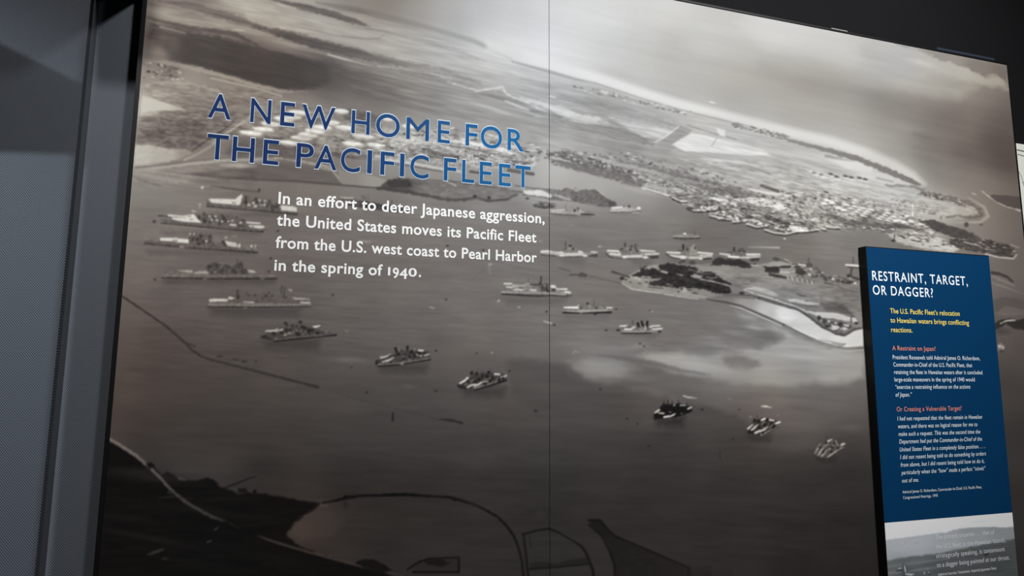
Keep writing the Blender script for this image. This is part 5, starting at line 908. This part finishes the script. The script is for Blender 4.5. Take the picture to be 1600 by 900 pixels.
# title: single letters, each with its pale keyline
M_keyline = mat('pale_keyline_vinyl', (190, 202, 214), .5, .3)
rows = [([('A',326,362),('N',392,424),('E',438.5,461),('W',472,524),('H',549.5,578),('O',587.5,625),('M',635,670.5),('E',684,703),('F',727.5,746),('O',751,784.5),('R',793,818.5)], (326,181.5),(793,235.5), 37.2, (362,1),(818,1)),
        ([('T',323.5,357),('H',363.5,398),('E',411.5,436),('P',463.5,490.5),('A',492,526.5),('C',532.5,563),('I',574,581.3),('F',594.5,616),('I',625,631.8),('C',641,670),('F',693.5,713),('L',722,741),('E',749.5,768.5),('E',779.5,798),('T',805,829)], (333,247.5),(817,293.5), 38.0, None, None)]
for letters, bl, br, cap, _a, _b in rows:
    x0, x1 = at(*bl)[0], at(*br)[0]
    zb = (at(*bl)[2] + at(*br)[2]) / 2; h = at(bl[0], bl[1] - cap)[2] - at(*bl)[2]
    for ch, l, r in letters:
        ym = bl[1] + (br[1] - bl[1]) * (l - bl[0]) / (br[0] - bl[0]) - cap / 2
        xl, xr = at(l, ym)[0], at(r, ym)[0]
        if ch in 'AWT': pass
        t = (at((l + r) / 2, ym)[0] - XL) / (at(830, 270)[0] - XL)
        navy = np.array(TITLE_A) * (1 - min(max((t - .42) / .5, 0), 1)) + np.array(TITLE_GLARE) * min(max((t - .42) / .5, 0), 1)  # lamp glare on the right-hand letters is put into their colour
        M_title = mat('title_vinyl', navy, .55, .08)
        k = .0017
        bold = .006 if ch == 'I' else .0 if ch == 'M' else .008
        V, Fc = set_line([(ch, xl - k, xr + k, zb - k, h + 2 * k, bold + (.0 if ch == 'M' else .016), 0)], -.0009)
        n = len(V); V2, F2 = set_line([(ch, xl, xr, zb, h, bold, 0)], -.0014)
        # the blue letter moves with its keyline
        o = child(link('title_letter', mesh('title_letter', V2, F2, M_title), mural))
        ko = link('keyline', mesh('keyline', V, Fc, M_keyline), o, label='thin pale outline of the letter')
M_white = mat('white_vinyl', (244, 244, 242), .5, .3)
intro = [[line_px('In an effort to deter Japanese aggression,', (434.7,318.3), (850.8,349), 17.6, 0)],
         [line_px('the United States moves its Pacific Fleet', (432,352.5), (838,378.3), 17.6, 0)],
         [line_px('from the U.S. west coast to Pearl Harbor', (430.3,387.8), (838.7,409.2), 17.4, 0)],
         [line_px('in the spring of', (428.3,422.5), (597.5,430.2), 17.2, 0), line_px('1', (606,430.5), (609.6,430.5), 13, 0), line_px('9', (613.3,434.4), (623,434.4), 15.5, 0), line_px('4', (624,435.4), (636.5,435.4), 15.5, 0), line_px('0', (638,432), (651,432), 12.6, 0), line_px('.', (654.2,432.6), (657.8,432.6), 17, 0)]]
for segs in intro:
    z0 = segs[0][3]
    V, Fc = set_line([(s[0], s[1], s[2], s[3], s[4], .0 if s[0] == '1' else .020, 0) for s in segs], -.001, 1.06)
    child(link('intro_text_line', mesh('intro_text_line', V, Fc, M_white), mural))

# ---------------------------------------------------------------- standing information panel
xb = at(1341, 395, 0)[0]
T = next(t for t in np.arange(.01, .2, .0005) if at(1353.2, 390, -t)[0] <= xb)
FY = -T
ix1 = float(np.mean([at(1547.5, 399, FY)[0], at(1570.5, 675, FY)[0], at(1586.5, 890, FY)[0]]))
iz1 = float(np.mean([at(1354, 385.5, FY)[2], at(1545, 398, FY)[2]]))
izp = float(np.mean([at(1381, 817, FY)[2], at(1581, 801, FY)[2]]))
iz0 = izp - .62
info = empty('information_panel', ((xb + ix1) / 2, 0, iz0), 'tall dark blue text panel with a small photograph, mounted on the right of the mural', 'sign')
ip = Matrix.Translation(info.location).inverted()
def ichild(o):
    o.matrix_parent_inverse = ip; return o
EB = .005
M_blue = mottled('deep_blue_print', INFO_BLUE, tuple(v * 1.02 for v in INFO_BLUE), 2.0, .55, .08)
ichild(boxes('panel_body', [(xb, FY + .0015, iz0, ix1 + .003, -.0005, iz1)], M_black, info, bevel=.002))
ichild(boxes('blue_face', [(xb + .002, FY, izp, ix1, FY + .0015, iz1 - EB)], M_blue, info))
pxs = np.arange(xb + .002, ix1 + .0001, .0026); pxs[-1] = ix1
pzs = np.concatenate([np.linspace(iz0 + .01, at(1480, 905, FY)[2] - .02, 16)[:-1], np.arange(at(1480, 905, FY)[2] - .02, izp, .0026), [izp]])
ps = Sheet(pxs, pzs, FY - .0002); paint_panel_photo(ps.p)
pink = np.clip(lin(soften(ps.p.rgb(), 1)) / PANEL_LIGHT, .004, .88)
ichild(ps.cut('photograph', np.ones((len(pzs) - 1, len(pxs) - 1), bool), pink, M_ink, info, label='grey photograph of a plane over a bay below mountains'))
M_wht = mat('white_lettering', (236, 244, 250), .5, .25); M_yel = mat('yellow_lettering', (244, 222, 110), .5, .25); M_red = mat('salmon_lettering', (238, 150, 130), .5, .25); M_grey = mat('pale_grey_lettering', (238, 240, 244), .5, .25)
info_lines = [
 ('panel_heading', 'RESTRAINT, TARGET,', (1363,437.8), (1512,446.2), 14.4, M_wht, .008, 0), ('panel_heading', 'OR DAGGER?', (1364,460.2), (1458,464.3), 14.2, M_wht, .008, 0),
 ('lead_text_line', 'The U.S. Pacific Fleet’s relocation', (1391,489.6), (1499.4,493.4), 7.6, M_yel, .008, 0), ('lead_text_line', 'to Hawaiian waters brings conflicting', (1391.4,504.2), (1513.9,507.6), 7.6, M_yel, .008, 0), ('lead_text_line', 'reactions.', (1392.4,518.8), (1425.6,519.5), 7.6, M_yel, .008, 0),
 ('subheading', 'A Restraint on Japan?', (1394.4,547.3), (1461.6,548.2), 7.0, M_red, .0, 0),
 ('body_text_line', 'President Roosevelt told Admiral James O. Richardson,', (1394.9,561.5), (1531,562.5), 6.4, M_wht, .000, 0), ('body_text_line', 'Commander-in-Chief of the U.S. Pacific Fleet, that', (1396,573), (1518.9,573.4), 6.4, M_wht, .000, 0),
 ('body_text_line', 'retaining the fleet in Hawaiian waters after it concluded', (1397,584.7), (1534.8,584.6), 6.4, M_wht, .000, 0), ('body_text_line', 'large-scale maneuvers in the spring of 1940 would', (1397.6,596.3), (1523,595.7), 6.4, M_wht, .000, 0),
 ('body_text_line', '“exercise a restraining influence on the actions', (1399,607.9), (1515.9,606.8), 6.4, M_wht, .000, .2), ('body_text_line', 'of Japan.”', (1399.3,619.8), (1425,619.4), 6.4, M_wht, .000, .2),
 ('subheading', 'Or Creating a Vulnerable Target?', (1401.2,642.8), (1502.2,641.2), 7.0, M_red, .0, 0),
 ('body_text_line', 'I had not requested that the fleet remain in Hawaiian', (1402,657.1), (1534.2,654.1), 6.4, M_wht, .000, .2), ('body_text_line', 'waters, and there was no logical reason for me to', (1403.2,669), (1527,666), 6.4, M_wht, .000, .2),
 ('body_text_line', 'make such a request. This was the second time the', (1404,680.9), (1531.6,677.5), 6.4, M_wht, .000, .2), ('body_text_line', 'Department had put the Commander-in-Chief of the', (1405,692.8), (1534.2,688.8), 6.4, M_wht, .000, .2),
 ('body_text_line', 'United States Fleet in a completely false position. . . .', (1405.8,705.1), (1539,700.3), 6.4, M_wht, .000, .2), ('body_text_line', 'I did not resent being told to do something by orders', (1406.4,717.1), (1540.5,711.8), 6.4, M_wht, .000, .2),
 ('body_text_line', 'from above, but I did resent being told how to do it,', (1407.3,728.9), (1537.9,723.5), 6.4, M_wht, .000, .2), ('body_text_line', 'particularly when the “how” made a perfect “nitwit”', (1408.4,741), (1539.9,735.0), 6.4, M_wht, .000, .2),
 ('body_text_line', 'out of me.', (1409.3,754), (1435.3,752.6), 6.4, M_wht, .000, .2),
 ('credit_line', 'Admiral James O. Richardson, Commander-in-Chief, U.S. Pacific Fleet,', (1410,770.5), (1534,763.2), 4.4, M_wht, .000, 0), ('credit_line', 'Congressional Hearings, 1945', (1411,779.4), (1465.2,776.3), 4.4, M_wht, .000, 0),
 ('quote_line', 'The present situation . . . that of', (1462,842.5), (1553.5,835), 7.2, M_grey, -.004, 0), ('quote_line', 'the U.S. fleet in the Hawaiian Islands,', (1462.3,856.8), (1571.2,847.8), 7.2, M_grey, -.004, 0),
 ('quote_line', 'strategically speaking, is tantamount', (1462.8,871), (1570,861.8), 7.2, M_grey, -.004, 0), ('quote_line', 'to a dagger being pointed at our throat.', (1463.8,885.6), (1577.5,874.8), 7.2, M_grey, -.004, 0),
 ('credit_line', 'Admiral Isoroku Yamamoto, Imperial Japanese Navy', (1465.8,899), (1556.8,890), 4.2, M_grey, .004, 0)]
for name, text, l, r, cap, m, bold, shear in info_lines:
    V, Fc = set_line([line_px(text, l, r, cap, FY, bold, shear)], FY - .0008, {'panel_heading': 1.16, 'lead_text_line': 1.04, 'credit_line': 1.06}.get(name, 1.07))
    ichild(link(name, mesh(name, V, Fc, m), info))

# ---------------------------------------------------------------- beyond the mural
q = at(1587, 223.8, .03)
board = empty('map_board', (q[0] + .75, .03, q[2] - 1.3), 'pale cream map board showing at the right edge, behind the mural', 'sign')
bp = Matrix.Translation(board.location).inverted()
def bchild(o):
    o.matrix_parent_inverse = bp; return o
bchild(boxes('board', [(XR + .012, .03, q[2] - 1.3, XR + 1.5, WALL - .001, q[2])], mat('cream_board', (228, 230, 220), .6, .2), board))
M_line = mat('grey_map_ink', (78, 80, 84), .7, .1)
def map_line(pts, w):
    V, Fc = [], []
    for (a, b) in zip(pts[:-1], pts[1:]):
        A, B_ = at(*a, .0295), at(*b, .0295); d = B_ - A; nn = np.array([-d[2], 0, d[0]]); nn = nn / np.linalg.norm(nn) * w / 2
        n = len(V); V += [A - nn, B_ - nn, B_ + nn, A + nn]; Fc.append((n, n + 1, n + 2, n + 3))
    bchild(link('map_line', mesh('map_line', V, Fc, M_line), board))
map_line([(1589, 234), (1600, 236.5), (1650, 244), (1760, 262)], .006); map_line([(1590, 241), (1600, 244), (1660, 254)], .004); map_line([(1592, 268), (1596, 276), (1600, 290), (1606, 320), (1610, 360)], .003); map_line([(1597, 286), (1604, 283), (1620, 286)], .002)
s0, s1 = at(1466, 73.5, .07), at(1556, 92.5, .07)
boxes('blue_board', [(s0[0], .075, ZT - .25, s1[0], WALL - .001, s0[2] + .004)], mat('dull_blue_board', (44, 51, 66), .7, .2), bevel=.004, label='dull blue board peeping over the top right corner of the mural', category='board')
